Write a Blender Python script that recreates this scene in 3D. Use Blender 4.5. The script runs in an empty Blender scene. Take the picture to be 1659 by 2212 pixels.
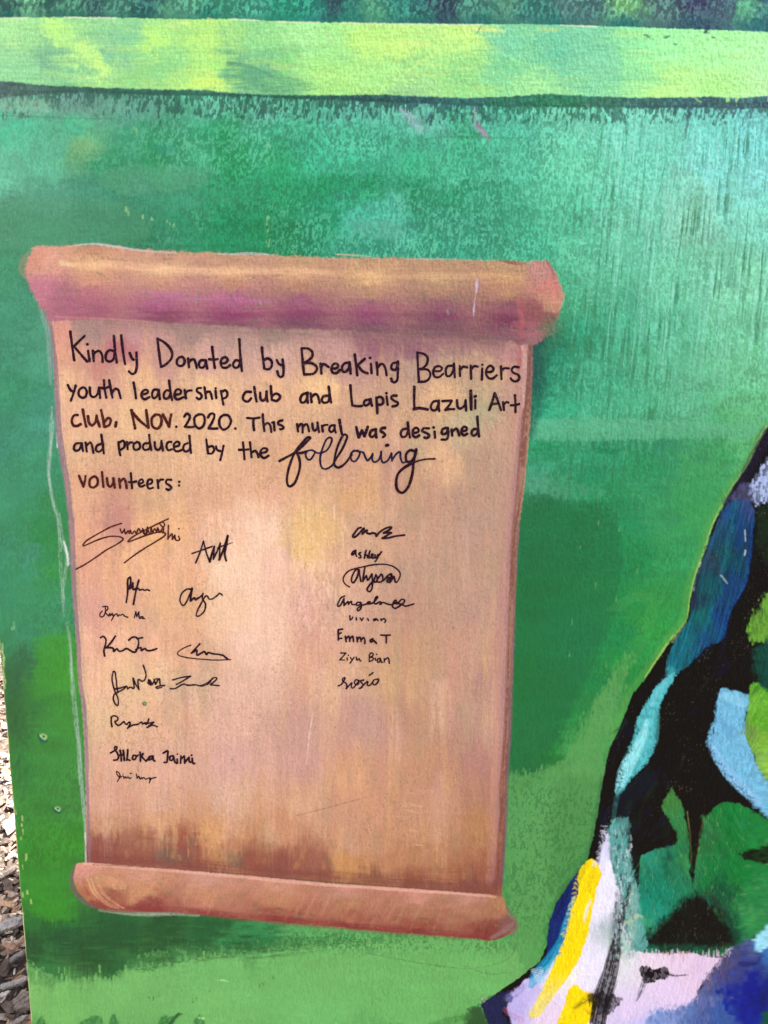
import bpy, math, random
import numpy as np
from mathutils import Matrix, Vector

random.seed(7)
rng = np.random.default_rng(11)
scene = bpy.context.scene
COL = scene.collection

# ------------------------------------------------------------------ camera
FPX = 1661.0                      # focal length in the units of a 1659 x 2212 frame
CX, CY = 829.5, 1106.0
DIST, CAMH = 0.75, 1.30           # metres: camera to board, camera above ground
v = np.array([680.0 - CX, 9500.0 - CY, FPX]); v /= np.linalg.norm(v)          # world down in camera axes
hx = -29000.0 - CX
hy = -(v[0] * hx + v[2] * FPX) / v[1]
h = np.array([hx, hy, FPX]); h /= np.linalg.norm(h)
XW, ZW = -h, -v
YW = np.cross(ZW, XW)
M = np.stack([XW, YW, ZW], axis=1)          # camera(x right, y down, z forward) = M @ world
CAM = np.array([0.0, -DIST, CAMH])

cam_data = bpy.data.cameras.new('camera')
cam = bpy.data.objects.new('camera', cam_data)
COL.objects.link(cam)
cam_data.sensor_fit = 'VERTICAL'
cam_data.sensor_height = 24.0
cam_data.lens = 24.0 * FPX / 2212.0
cam_data.clip_start = 0.01
cam_data.clip_end = 2000.0
r_, d_, f_ = M[0], M[1], M[2]
cam.matrix_world = Matrix(((r_[0], -d_[0], -f_[0], CAM[0]),
                           (r_[1], -d_[1], -f_[1], CAM[1]),
                           (r_[2], -d_[2], -f_[2], CAM[2]),
                           (0, 0, 0, 1)))
scene.camera = cam

# ------------------------------------------------------------------ light
SUN_EL, SUN_AZ = math.radians(60), math.radians(12)     # azimuth: degrees from +x towards +y
sd = Vector((math.cos(SUN_EL) * math.cos(SUN_AZ), math.cos(SUN_EL) * math.sin(SUN_AZ), math.sin(SUN_EL)))
sun_data = bpy.data.lights.new('sun', 'SUN')
sun_data.energy = 5.0
sun_data.angle = math.radians(0.5)
sun_data.color = (1.0, 0.95, 0.88)
sun = bpy.data.objects.new('sun', sun_data)
COL.objects.link(sun)
sun.rotation_euler = sd.to_track_quat('Z', 'Y').to_euler()

world = bpy.data.worlds.new('World')
scene.world = world
world.use_nodes = True
wn = world.node_tree
wn.nodes.clear()
sky = wn.nodes.new('ShaderNodeTexSky')
sky.sky_type = 'NISHITA'
sky.sun_disc = False
sky.sun_elevation = SUN_EL
sky.sun_rotation = math.atan2(sd.x, sd.y)
sky.air_density = 1.0
sky.dust_density = 4.0
sky.ozone_density = 0.6
hsv = wn.nodes.new('ShaderNodeHueSaturation')
hsv.inputs['Saturation'].default_value = 0.42          # a milky, hazy sky
bgn = wn.nodes.new('ShaderNodeBackground')
bgn.inputs['Strength'].default_value = 0.075
wo = wn.nodes.new('ShaderNodeOutputWorld')
wn.links.new(sky.outputs[0], hsv.inputs['Color'])
wn.links.new(hsv.outputs[0], bgn.inputs['Color'])
wn.links.new(bgn.outputs[0], wo.inputs['Surface'])

scene.view_settings.view_transform = 'Standard'
scene.view_settings.look = 'None'
scene.view_settings.gamma = 1.0
scene.view_settings.exposure = 2.75

# ------------------------------------------------------------------ helpers
def lin(c):
    c = np.asarray(c, dtype=np.float32) / 255.0
    return np.where(c <= 0.04045, c / 12.92, ((c + 0.055) / 1.055) ** 2.4).astype(np.float32)

ALB = 0.84
def paint(c):
    return np.maximum(lin(c) * ALB - 0.0045, 0.0004).astype(np.float32)

def tag(o, label=None, cat=None, group=None, kind=None):
    if label: o['label'] = label
    if cat: o['category'] = cat
    if group: o['group'] = group
    if kind: o['kind'] = kind
    return o

def empty(name, loc=(0, 0, 0)):
    o = bpy.data.objects.new(name, None)
    o.empty_display_size = 0.1
    o.location = loc
    COL.objects.link(o)
    return o

def mesh_obj(name, verts, faces, mat, parent=None, color=None, smooth=True):
    """one mesh object from arrays; faces: (n,3) or (n,4) int array"""
    verts = np.asarray(verts, dtype=np.float32)
    faces = np.asarray(faces, dtype=np.int32)
    me = bpy.data.meshes.new(name)
    n, k = faces.shape
    me.vertices.add(len(verts))
    me.vertices.foreach_set('co', verts.ravel())
    me.loops.add(n * k)
    me.loops.foreach_set('vertex_index', faces.ravel())
    me.polygons.add(n)
    me.polygons.foreach_set('loop_start', np.arange(0, n * k, k, dtype=np.int32))
    me.polygons.foreach_set('loop_total', np.full(n, k, dtype=np.int32))
    me.update(calc_edges=True)
    me.polygons.foreach_set('use_smooth', np.full(n, smooth, dtype=bool))
    if color is not None:
        a = me.color_attributes.new('paint', 'FLOAT_COLOR', 'POINT')
        rgba = np.ones((len(verts), 4), dtype=np.float32)
        rgba[:, :3] = color
        a.data.foreach_set('color', rgba.ravel())
    me.materials.append(mat)
    o = bpy.data.objects.new(name, me)
    COL.objects.link(o)
    if parent is not None:
        o.parent = parent
    return o

def new_mat(name):
    m = bpy.data.materials.new(name)
    m.use_nodes = True
    nt = m.node_tree
    b = nt.nodes['Principled BSDF']
    return m, nt, b

def pix_ray(qx, qy):
    c = np.array([(qx - CX) / FPX, (qy - CY) / FPX, 1.0])
    return M.T @ c

def to_board(qx, qy):
    """point of the board's front plane seen at a place of the photograph"""
    qx = np.asarray(qx, dtype=np.float64); qy = np.asarray(qy, dtype=np.float64)
    c = np.stack([(qx - CX) / FPX, (qy - CY) / FPX, np.ones_like(qx)], axis=-1)
    w = c @ M
    t = DIST / w[..., 1]
    return CAM[0] + t * w[..., 0], CAM[2] + t * w[..., 2]

def to_ground(qx, qy, z=0.0):
    w = pix_ray(qx, qy)
    t = (z - CAMH) / w[2]
    return Vector((CAM[0] + t * w[0], CAM[1] + t * w[1], z))

# ------------------------------------------------------------------ board grid
BL = float(to_board(34.0, 1803.0)[0])             # left edge of the board
BR, BB, BT = BL + 1.83, 0.06, 1.98
x_in = float(to_board(1700, 1106)[0]); z_top = float(to_board(830, -30)[1]); z_bot = float(to_board(830, 2290)[1])
STEP = 1.45 * DIST / FPX
def axis(a, lo, hi, b, step):
    inner = np.arange(lo, hi, step)
    left = np.linspace(a, lo, max(2, int((lo - a) / 0.004)), endpoint=False) if lo > a + 1e-6 else np.array([])
    right = np.linspace(hi, b, max(2, int((b - hi) / 0.004)))
    return np.concatenate([left, inner, right])
ux = axis(BL, BL, x_in, BR, STEP)
uz = axis(BB, z_bot, z_top, BT, STEP)
GX, GZ = np.meshgrid(ux, uz)                      # board coordinates in metres
rel = np.stack([GX - CAM[0], np.full_like(GX, DIST), GZ - CAM[2]], axis=-1)
cc = rel @ M.T
X = (cc[..., 0] / cc[..., 2] * FPX + CX).astype(np.float32)
Y = (cc[..., 1] / cc[..., 2] * FPX + CY).astype(np.float32)
NY, NX = X.shape

# ------------------------------------------------------------------ noise
_tabs = {}
def noise(x, y, seed=0):
    """smooth lattice noise in 0..1"""
    if seed not in _tabs:
        _tabs[seed] = np.random.default_rng(seed + 100).random((256, 256)).astype(np.float32)
    T = _tabs[seed]
    xi = np.floor(x); yi = np.floor(y)
    fx = (x - xi).astype(np.float32); fy = (y - yi).astype(np.float32)
    fx = fx * fx * (3 - 2 * fx); fy = fy * fy * (3 - 2 * fy)
    xi = xi.astype(np.int32) & 255; yi = yi.astype(np.int32) & 255
    x1 = (xi + 1) & 255; y1 = (yi + 1) & 255
    a = T[yi, xi]; b = T[yi, x1]; c = T[y1, xi]; d = T[y1, x1]
    return a + (b - a) * fx + (c - a) * fy + (a - b - c + d) * fx * fy

def fbm(x, y, seed=0, n=3):
    s = 0; amp = 1; tot = 0
    for i in range(n):
        s = s + amp * noise(x * 2 ** i + 17.3 * i, y * 2 ** i + 5.1 * i, seed + i)
        tot += amp; amp *= 0.5
    return s / tot

def sst(a, b, x):
    t = np.clip((x - a) / (b - a), 0, 1)
    return t * t * (3 - 2 * t)

# ------------------------------------------------------------------ painter
CANV = np.zeros((NY, NX, 3), dtype=np.float32)
HGT = np.zeros((NY, NX), dtype=np.float32)
LAB = np.zeros((NY, NX), dtype=np.int8)

def box(pts, m):
    p = np.asarray(pts, dtype=np.float32)
    ok = (X > p[:, 0].min() - m) & (X < p[:, 0].max() + m) & (Y > p[:, 1].min() - m) & (Y < p[:, 1].max() + m)
    rows = np.flatnonzero(ok.any(axis=1)); cols = np.flatnonzero(ok.any(axis=0))
    if len(rows) == 0 or len(cols) == 0:
        return None
    return (slice(rows[0], rows[-1] + 1), slice(cols[0], cols[-1] + 1))

def crom(pts, n=4, closed=False):
    p = np.asarray(pts, dtype=np.float64)
    if len(p) < 3:
        return p
    if closed:
        q = np.vstack([p[-1], p, p[0], p[1]])
    else:
        q = np.vstack([2 * p[0] - p[1], p, 2 * p[-1] - p[-2]])
    out = []
    for i in range(1, len(q) - 2):
        for t in np.arange(n) / n:
            a, b, c, d = q[i - 1], q[i], q[i + 1], q[i + 2]
            out.append(0.5 * ((2 * b) + (c - a) * t + (2 * a - 5 * b + 4 * c - d) * t * t + (3 * b - a - 3 * c + d) * t ** 3))
    if not closed:
        out.append(p[-1])
    return np.array(out)

def sdf_poly(pts, sl):
    x = X[sl]; y = Y[sl]
    p = np.asarray(pts, dtype=np.float32)
    d2 = np.full(x.shape, 1e12, dtype=np.float32)
    ins = np.zeros(x.shape, dtype=bool)
    for i in range(len(p)):
        ax, ay = p[i]; bx, by = p[(i + 1) % len(p)]
        ex, ey = bx - ax, by - ay
        L = ex * ex + ey * ey + 1e-9
        wx = x - ax; wy = y - ay
        t = np.clip((wx * ex + wy * ey) / L, 0, 1)
        dx = wx - ex * t; dy = wy - ey * t
        d2 = np.minimum(d2, dx * dx + dy * dy)
        if ay != by:
            ins ^= ((ay > y) != (by > y)) & (x < ex * (y - ay) / (by - ay) + ax)
    d = np.sqrt(d2)
    return np.where(ins, d, -d)

_seed = [400]
def poly(pts, col, soft=2.0, rough=4.0, rs=6.0, op=1.0, dry=0.0, smooth=True, stretch=1.6, label=None, drysize=(5, 9)):
    """a patch of paint with an uneven hand-painted border; dry > 0 lets what lies below show through in specks"""
    _seed[0] += 7
    s = _seed[0]
    pts = crom(pts, 3, True) if smooth else np.asarray(pts)
    sl = box(pts, rough * 1.5 + soft + 4)
    if sl is None:
        return
    x = X[sl]; y = Y[sl]
    sd_ = sdf_poly(pts, sl)
    n = fbm(x / rs, y / (rs * stretch), s, 3) - 0.5
    e = sd_ + n * rough * 2
    m = sst(-soft, soft, e) * op
    if dry > 0:
        g = fbm(x / drysize[0], y / drysize[1], s + 3, 2)
        edge = np.clip(1 - sd_ / 40.0, 0, 1)
        m = m * (1 - np.clip(dry * (0.35 + 0.65 * edge), 0, 1) * sst(0.48, 0.62, g))
    put(sl, m, col)
    if label is not None:
        L = LAB[sl]
        L[e > 0] = label

def put(sl, m, col):
    C = CANV[sl]
    if callable(col):
        c = col(X[sl], Y[sl])
    else:
        c = paint(col)
    C += m[..., None] * (c - C)

def stroke(pts, w, col, op=1.0, soft=1.5, bristle=0.5, smooth=True, taper=None, bs=2.2):
    """one brush stroke: w = half width or list of half widths; bristle streaks run along it"""
    _seed[0] += 7
    s = _seed[0]
    p = np.asarray(pts, dtype=np.float64)
    wl = np.full(len(p), w, dtype=np.float64) if np.isscalar(w) else np.asarray(w, dtype=np.float64)
    if smooth and len(p) > 2:
        pw = crom(np.column_stack([p, wl]), 4)
    else:
        pw = np.column_stack([p, wl])
    sl = box(pw[:, :2], wl.max() + soft + 6)
    if sl is None:
        return
    x = X[sl]; y = Y[sl]
    best = np.full(x.shape, 1e9, dtype=np.float32); side = np.zeros_like(best); along = np.zeros_like(best); wid = np.ones_like(best)
    acc = 0.0
    for i in range(len(pw) - 1):
        ax, ay, aw = pw[i]; bx, by, bw = pw[i + 1]
        ex, ey = bx - ax, by - ay
        L = math.hypot(ex, ey) + 1e-6
        wx = x - ax; wy = y - ay
        t = np.clip((wx * ex + wy * ey) / (L * L), 0, 1)
        dx = wx - ex * t; dy = wy - ey * t
        d = np.sqrt(dx * dx + dy * dy)
        k = d < best
        best = np.where(k, d, best)
        side = np.where(k, (wx * ey - wy * ex) / L, side)
        along = np.where(k, acc + t * L, along)
        wid = np.where(k, aw + (bw - aw) * t, wid)
        acc += L
    n = noise(side / bs, along / 60.0, s)
    n2 = fbm(x / 5, y / 6, s + 1, 2)
    e = wid - best + (n - 0.5) * wid * 0.5 + (n2 - 0.5) * 3
    m = sst(-soft, soft, e)
    if bristle > 0:
        m = m * (1 - bristle * sst(0.45, 0.7, n * 0.6 + n2 * 0.5))
    if taper:
        m = m * (1 - sst(acc * taper, acc, along + (n - 0.5) * acc * 0.3))
    put(sl, m * op, col)

def field(ctrl, power=3.6, cell=8):
    """colour map through measured paint colours, as a function of place on the board"""
    a = np.array(ctrl, dtype=np.float32)
    P = a[:, :2]; C = paint(a[:, 2:])
    x0, y0 = P[:, 0].min() - 60, P[:, 1].min() - 60
    x1, y1 = P[:, 0].max() + 60, P[:, 1].max() + 60
    gx = np.arange(x0, x1 + cell, cell); gy = np.arange(y0, y1 + cell, cell)
    mx, my = np.meshgrid(gx, gy)
    num = np.zeros(mx.shape + (3,), dtype=np.float64); den = np.zeros(mx.shape)
    for (px, py), c in zip(P, C):
        d2 = (mx - px) ** 2 + (my - py) ** 2 + 60
        w = d2 ** (-power / 2)
        num += w[..., None] * c; den += w
    G = (num / den[..., None]).astype(np.float32)
    def f(x, y):
        u = np.clip((x - x0) / cell, 0, len(gx) - 1.001); w = np.clip((y - y0) / cell, 0, len(gy) - 1.001)
        i = u.astype(np.int32); j = w.astype(np.int32)
        fu = (u - i)[..., None]; fw = (w - j)[..., None]
        return (G[j, i] * (1 - fu) * (1 - fw) + G[j, i + 1] * fu * (1 - fw) + G[j + 1, i] * (1 - fu) * fw + G[j + 1, i + 1] * fu * fw)
    return f

def parse(s):
    return [tuple(float(t) for t in w.replace(':', ',').split(',')) for w in s.split()]


# ------------------------------------------------------------------ the mural: green background, sky glare at upper right kept in its colours
GREEN = parse('''
30,225:125,185,155 150,225:115,150,138 300,235:108,165,142 450,240:115,190,160 600,235:110,180,155 760,235:108,180,160 900,250:115,185,165 1100,250:100,190,160 1250,250:115,200,170 1400,260:130,215,190 1550,260:120,205,190 1640,260:125,205,200
20,280:100,190,150 150,290:95,180,140 300,300:78,162,118 450,300:60,160,110 600,300:75,170,130 760,290:85,180,145 900,300:85,175,140 1000,310:80,170,130 1100,300:95,190,155 1250,310:110,205,170 1400,310:125,215,190 1550,310:130,220,205 1640,310:130,215,210
20,360:120,190,155 100,350:110,180,145 170,318:125,175,120 250,350:70,155,105 350,340:60,150,95 420,350:85,175,130 500,330:45,150,90 600,350:60,165,110 700,350:80,185,145 800,350:80,180,145 900,370:75,180,135 1000,370:80,180,140 1100,360:95,195,160 1250,360:110,205,165 1400,360:125,220,190 1550,360:140,225,215 1640,360:145,225,220
20,420:110,170,135 100,420:100,165,130 200,420:88,160,122 300,420:75,150,110 400,420:75,155,110 500,400:60,155,105 600,410:50,155,100 700,400:40,150,95 800,400:45,150,100 900,420:45,150,100 1000,420:50,155,105 1100,420:65,165,120 1200,420:95,195,155 1350,420:120,210,180 1500,420:145,215,190 1640,420:135,215,200
20,480:92,155,112 100,490:82,150,108 200,480:70,142,104 300,490:65,140,98 400,480:60,148,100 500,480:40,145,90 600,480:35,140,80 700,480:45,155,105 780,490:85,180,150 850,480:90,180,150 1000,490:70,165,125 1100,480:70,165,120 1200,480:85,180,140 1350,480:115,200,165 1500,480:140,205,175 1640,480:135,215,190
20,540:90,155,110 300,520:62,138,93 600,540:45,145,90 800,545:65,165,125 1000,550:70,170,130 1150,550:80,180,140 1250,540:95,190,150 1400,560:115,200,165 1550,560:130,205,170
20,600:80,150,105 30,650:85,155,115 50,750:80,150,110 90,750:95,165,125 30,850:75,150,105 90,900:85,160,125 30,950:80,150,115 110,1000:75,150,105 30,1050:80,155,110 100,1100:70,145,85 60,1200:80,150,110 130,1180:65,145,75 110,1250:70,150,75 30,1250:75,150,105 60,1330:75,150,100 130,1330:75,150,100 60,1380:65,140,95 130,1400:70,155,55 40,1440:60,110,70 100,1450:70,150,50 150,1450:75,160,50 30,1550:55,110,55 100,1550:70,145,60 150,1550:70,150,55 60,1650:60,140,60 130,1650:70,145,60 60,1750:65,145,55 140,1750:70,140,60 60,1850:60,145,45 130,1830:65,150,45 100,1950:60,150,40
60,1990:45,115,48 100,2010:28,98,45 60,2060:25,85,42 150,2030:22,88,48 250,2010:22,88,45 350,2010:18,82,40 200,2060:12,80,40 320,2060:18,90,45 450,2020:22,95,50 550,2045:45,130,75 100,2085:50,120,60 250,2090:22,95,45
70,2150:132,190,100 150,2160:127,195,100 250,2150:122,190,105 300,2112:120,190,105 400,2100:115,190,110 500,2120:115,190,110 600,2090:110,185,105 700,2110:110,180,100 800,2080:105,175,100 900,2050:95,165,90 1000,2030:90,165,90 1050,2100:100,180,95 700,2180:110,190,110 900,2170:105,185,100 1000,2180:95,170,90 450,2190:120,190,105 70,2260:60,130,60 400,2280:50,120,60 800,2280:70,140,75
1230,640:75,170,125 1300,600:100,190,150 1450,620:120,205,165 1600,620:140,215,175
1180,730:30,120,90 1250,720:65,165,120 1350,700:95,185,145 1450,700:115,200,160 1600,700:130,205,160
1175,800:28,125,90 1210,790:45,155,112 1300,800:80,175,130 1400,800:100,185,140 1500,800:115,190,145 1620,800:125,200,150
1170,870:40,145,105 1230,880:70,175,130 1350,880:90,180,135 1500,880:110,185,140 1620,880:115,190,130
1180,935:80,175,135 1300,935:90,180,135 1450,935:95,180,130 1600,930:100,175,110
1180,968:45,145,90 1300,968:40,140,90 1450,968:55,150,100 1560,970:75,165,95
1180,1010:70,162,115 1280,1020:45,150,95 1400,1010:50,150,90 1520,1020:75,160,90
1160,1055:85,165,125 1250,1060:50,150,95 1400,1070:60,155,95 1520,1070:70,165,90
1150,1100:20,125,70 1250,1110:20,130,65 1350,1110:45,145,85 1450,1130:65,155,90 1520,1120:70,165,85
1150,1180:10,120,65 1250,1190:15,125,65 1350,1200:35,140,75 1450,1200:60,155,85
1150,1280:10,120,55 1250,1290:10,130,65 1350,1290:30,140,70 1430,1290:60,155,70
1130,1380:10,125,60 1250,1380:5,130,75 1330,1380:30,145,75 1400,1350:55,155,65
1120,1470:15,125,45 1200,1480:10,125,60 1280,1480:20,135,70 1350,1450:45,150,65
1120,1560:15,125,55 1200,1540:15,125,60 1270,1540:50,140,65 1310,1540:85,165,85
1120,1640:20,120,50 1200,1625:25,125,50 1275,1620:80,160,80
1110,1730:75,150,80 1180,1710:85,160,85 1250,1680:95,165,90 1150,1800:90,160,90 1250,1780:85,150,80 1150,1900:85,155,80 1230,1850:70,140,75 1150,1990:80,155,75 1180,2000:60,140,70 1100,2060:95,165,90 1150,2050:85,160,80
1900,300:130,215,200 1900,900:120,190,140 1900,1600:40,120,70 1900,2200:40,110,60 2600,300:90,180,150 2600,1500:30,120,70
''')

W1 = noise(X / 70, Y / 60, 1) - 0.5
W2 = fbm(X / 16, Y / 22, 2, 3) - 0.5
W3 = noise(X / 3.0, Y / 24, 5) - 0.5                  # bristle ends, vertical
W4 = noise(X / 40, Y / 5, 6) - 0.5                    # bristle streaks, horizontal
def cool(x_, y_, r_b, g_b, b_b):
    if y_ > 1950: return (x_, y_, max(0, r_b - 12), g_b * .98, b_b * .97)
    if y_ > 1350 and x_ < 300: return (x_, y_, max(0, r_b - 12), g_b * .94, b_b * .98)
    if x_ > 1180 and y_ < 660: return (x_, y_, max(0, r_b - 8), min(250, g_b * 1.02), min(250, b_b * 1.01))
    k = 1.0 if y_ < 420 else .955 + .03 * (g_b > 170)
    return (x_, y_, max(0, r_b - 18), g_b * k, b_b * .98)
GREEN = [cool(*t_) for t_ in GREEN]
gf = field(GREEN)
CANV[:] = gf(X + W1 * 46 + W2 * 44 + W4 * 34, Y + (noise(X / 60, Y / 70, 3) - 0.5) * 44 + W2 * 34 + W3 * 24)
# cloudy lights and darks from the wide brush
cl = fbm(X / 90, Y / 26, 21, 4) - 0.5
CANV *= (1 + 0.42 * cl)[..., None]

# roller stipple: little worm shaped specks of lighter paint and painted sky glint over a darker coat
st1 = noise((X + 0.12 * Y) / 3.4, Y / 6.2, 31); st2 = noise(X / 2.0, Y / 2.8, 32); st3 = noise((X + .1 * Y) / 5.5, Y / 15, 37)
st = 0.45 * st1 + 0.30 * st2 + 0.25 * st3
spk = np.clip((st - 0.5) * 3.4, -0.5, 0.5)
cov = fbm(X / 85, Y / 60, 34, 3)
amp = 0.17 + 0.20 * sst(1150, 300, Y) * sst(150, 700, X) * sst(1420, 1180, X) + 0.10 * sst(1180, 1420, X) * sst(1150, 700, Y)
amp = amp * (0.45 + 1.1 * cov)
amp = np.where(Y > 1050, amp * (0.7 + 0.7 * sst(0.5, 0.66, fbm(X / 120, Y / 100, 36, 2))), amp)
CANV *= (1 + spk * amp * 1.25)[..., None]
# pale mint coat rolled on thinly, mixed with sky glint painted on high spots
mcov = sst(0.42, 0.66, fbm(X / 130, Y / 80, 38, 3)) * sst(1130, 600, Y) * sst(60, 420, X)
mint = paint((132, 214, 180))
mm = sst(0.53, 0.63, st) * mcov * 0.26
CANV += mm[..., None] * (mint - CANV)
HGT += spk * (0.6 + 0.5 * sst(200, 900, X) * sst(1300, 500, Y) + amp) * 0.00042

# long vertical roller scratches on the upper right
sx = X + 0.10 * (Y - 240)
scr = noise(sx / 5.2, Y / 150, 41) * 0.65 + noise(sx / 3.0, Y / 40, 42) * 0.35
mk = sst(1180, 1330, X) * sst(2200, 1650, X) * sst(225, 300, Y) * sst(960, 620, Y)
dk = sst(0.585, 0.70, scr) * mk * (0.25 + 0.75 * sst(0.38, 0.62, fbm(X / 60, Y / 70, 43, 2)))
CANV += (dk * 0.72)[..., None] * (paint((48, 128, 90)) - CANV)
lt = sst(0.40, 0.26, scr) * mk
CANV += (lt * 0.35)[..., None] * (paint((160, 232, 215)) - CANV)
HGT += (lt - dk) * 0.0003
mk2 = sst(1180, 1240, X) * sst(1560, 1400, X) * sst(560, 720, Y) * sst(1180, 1000, Y)
dk2 = sst(0.56, 0.72, noise((X + .12 * Y) / 4.2, Y / 50, 45) * .7 + st1 * .3) * mk2
CANV += (dk2 * 0.6)[..., None] * (paint((40, 120, 75)) - CANV)

for ln in '240,120:215,350:175,560 310,190:290,400:262,620 395,260:375,480:350,700 490,280:465,420:440,520 530,380:500,560:480,640 605,430:603,470:598,600 765,170:762,240:755,320 800,120:796,220:788,300 570,580:548,720:520,850 425,640:415,740:405,840 552,790:540,880:525,1000 660,240:652,330:645,390 825,670:818,720:805,790 475,540:465,600:455,650 180,230:174,300:168,420 250,440:235,600:215,820 365,300:350,430:335,620 900,160:893,300:890,420 770,360:764,440:762,520 690,480:684,600:676,760 620,640:612,760:600,900 860,560:850,700:840,860'.split():
    q_ = [tuple(float(v_) for v_ in t_.split(',')) for t_ in ln.split(':')]
    stroke([(1209.7 + .472 * a, 194.2 + .472 * b_) for a, b_ in q_], [.6, random.uniform(.9, 1.7), .5], (46, 122, 92), op=random.uniform(.5, .85), soft=.9, bristle=.5)
def blend_stroke(pts, w, dx, dy, op, k=1.0, bristle=0.8):
    """drag the colour found a little to one side along a stroke"""
    x0, y0 = pts[len(pts) // 2]
    c = gf(np.array([[x0 + dx]]), np.array([[y0 + dy]]))[0, 0] * k
    stroke(pts, w, (lambda x, y: c), op=op, soft=w * .45, bristle=bristle, bs=2.6, taper=.45)
for a in range(420):
    px = random.uniform(-20, 1640); py = random.uniform(250, 1680)
    if 60 < px < 1150 and py > 520: px = random.choice([random.uniform(0, 110), random.uniform(1160, 1640)])
    if py > 930 and px > 1640 - (py - 930) * .42: continue
    L = random.uniform(40, 190); th = random.gauss(-0.15, 0.5) + (random.random() < .3) * 1.4
    cx_, sy_ = math.cos(th) * L, math.sin(th) * L
    bow = random.uniform(-.25, .25) * L
    blend_stroke([(px, py), (px + cx_ * .5 - sy_ * .1, py + sy_ * .5 + bow * .3), (px + cx_, py + sy_)], random.uniform(4, 17), random.uniform(-60, 60), random.uniform(-50, 50), random.uniform(.25, .5), random.uniform(.88, 1.12))
# patches with a visible brush edge
def gpatch(pts, col, **k):
    poly(pts, col, **k)
gpatch([(225, 363), (430, 362), (440, 395), (330, 420), (235, 410)], (86, 160, 120), soft=6, rough=12, op=0.5, dry=0.3)
gpatch([(0, 425), (180, 428), (300, 450), (310, 520), (140, 535), (0, 530)], (80, 150, 108), soft=10, rough=16, op=0.45)
gpatch([(760, 478), (830, 476), (870, 500), (850, 520), (765, 505)], (95, 182, 155), soft=4, rough=9, op=0.55, dry=0.5)
gpatch([(1150, 905), (1640, 915), (1620, 948), (1480, 947), (1145, 950)], (98, 182, 138), soft=3, rough=7, op=0.6, dry=0.5)
gpatch([(1150, 1025), (1215, 1030), (1300, 1060), (1290, 1070), (1200, 1080), (1140, 1072)], (85, 162, 122), soft=10, rough=22, op=0.4, dry=0.9)
gpatch([(1135, 1075), (1250, 1085), (1330, 1110), (1330, 1320), (1200, 1600), (1170, 1668), (1095, 1690), (1100, 1500), (1118, 1250)], (6, 108, 62), soft=6, rough=14, op=0.6, dry=0.15)
gpatch([(1090, 1690), (1150, 1668), (1215, 1640), (1250, 1580), (1330, 1440), (1370, 1410), (1330, 1540), (1290, 1730), (1262, 1850), (1190, 1960), (1160, 2090), (1105, 2140), (1105, 1980), (1092, 1900)], (92, 162, 88), soft=4, rough=15, rs=5, op=0.72, dry=0.55, stretch=2.2)
gpatch([(1195, 1700), (1290, 1690), (1265, 1850), (1210, 1925), (1185, 1900)], (62, 135, 66), soft=14, rough=14, op=0.55, dry=0.5)
gpatch([(50, 2092), (78, 2086), (110, 2108), (190, 2116), (258, 2102), (280, 2078), (335, 2056), (430, 2050), (610, 2036), (780, 2028), (1020, 2025), (1120, 2060), (1120, 2150), (1030, 2170), (1000, 2215), (55, 2215)], (118, 188, 104), soft=4, rough=15, rs=6, op=0.6, dry=0.5, stretch=1.3, drysize=(4, 6))
gpatch([(250, 2075), (430, 2040), (640, 2020), (790, 2035), (600, 2052), (420, 2072), (280, 2100)], (28, 104, 52), soft=8, rough=16, op=0.75, dry=0.6, stretch=0.4)
for px, w_ in ((52, 16), (88, 8), (200, 26), (245, 10), (355, 14), (430, 10)):
    gpatch([(px - w_, 2214), (px - w_ * .5, 2198), (px + w_ * .4, 2194), (px + w_, 2214)], (40, 120, 55), soft=2, rough=5, op=0.85, dry=0.4)
stroke([(366, 2218), (370, 2208), (384, 2192), (392, 2190)], [5, 5, 4, 2], (22, 92, 40), op=0.95, bristle=0.1)
stroke([(352, 2212), (366, 2200), (374, 2196)], [2, 3, 2], (40, 120, 60), op=0.8, bristle=0.1)
for a in range(26):                                          # upright brush tips along the pale hill
    t = random.random()
    px = 60 + t * 560; py = 2105 - 75 * max(0, (t - .3)) + random.uniform(-22, 12)
    stroke([(px, py), (px + random.uniform(-1, 1), py + random.uniform(7, 20))], random.uniform(1.0, 2.6), (125, 195, 105), op=0.7, bristle=0.2)
for a in range(260):                                         # dry horizontal streaks in the dark foot
    px = random.uniform(45, 640); py = random.uniform(1985, 2080) - 0.03 * (px - 300)
    c = random.choice([(24, 100, 48), (10, 66, 32), (12, 74, 36), (16, 84, 40), (60, 135, 62)])
    L = random.uniform(14, 60)
    stroke([(px, py), (px + L, py + random.uniform(-4, 3))], random.uniform(0.8, 4.0), c, op=0.4, bristle=0.8, smooth=False, soft=1.5, taper=.5)

gsp = sst(0.545, 0.60, 0.6 * noise((X + .15 * Y) / 3.6, Y / 6.5, 46) + 0.4 * noise(X / 2.4, Y / 3, 47) + 0.30 * (fbm(X / 60, Y / 50, 48, 3) - .5))
gsp = gsp * sst(1085, 1110, X) * sst(1310, 1270, X) * sst(1660, 1720, Y) * sst(2060, 1960, Y) + gsp * sst(1120, 1060, X) * sst(520, 760, X) * sst(2005, 2020, Y) * sst(2075, 2040, Y)
CANV += (gsp * 0.62)[..., None] * (paint((48, 118, 60)) - CANV)
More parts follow.
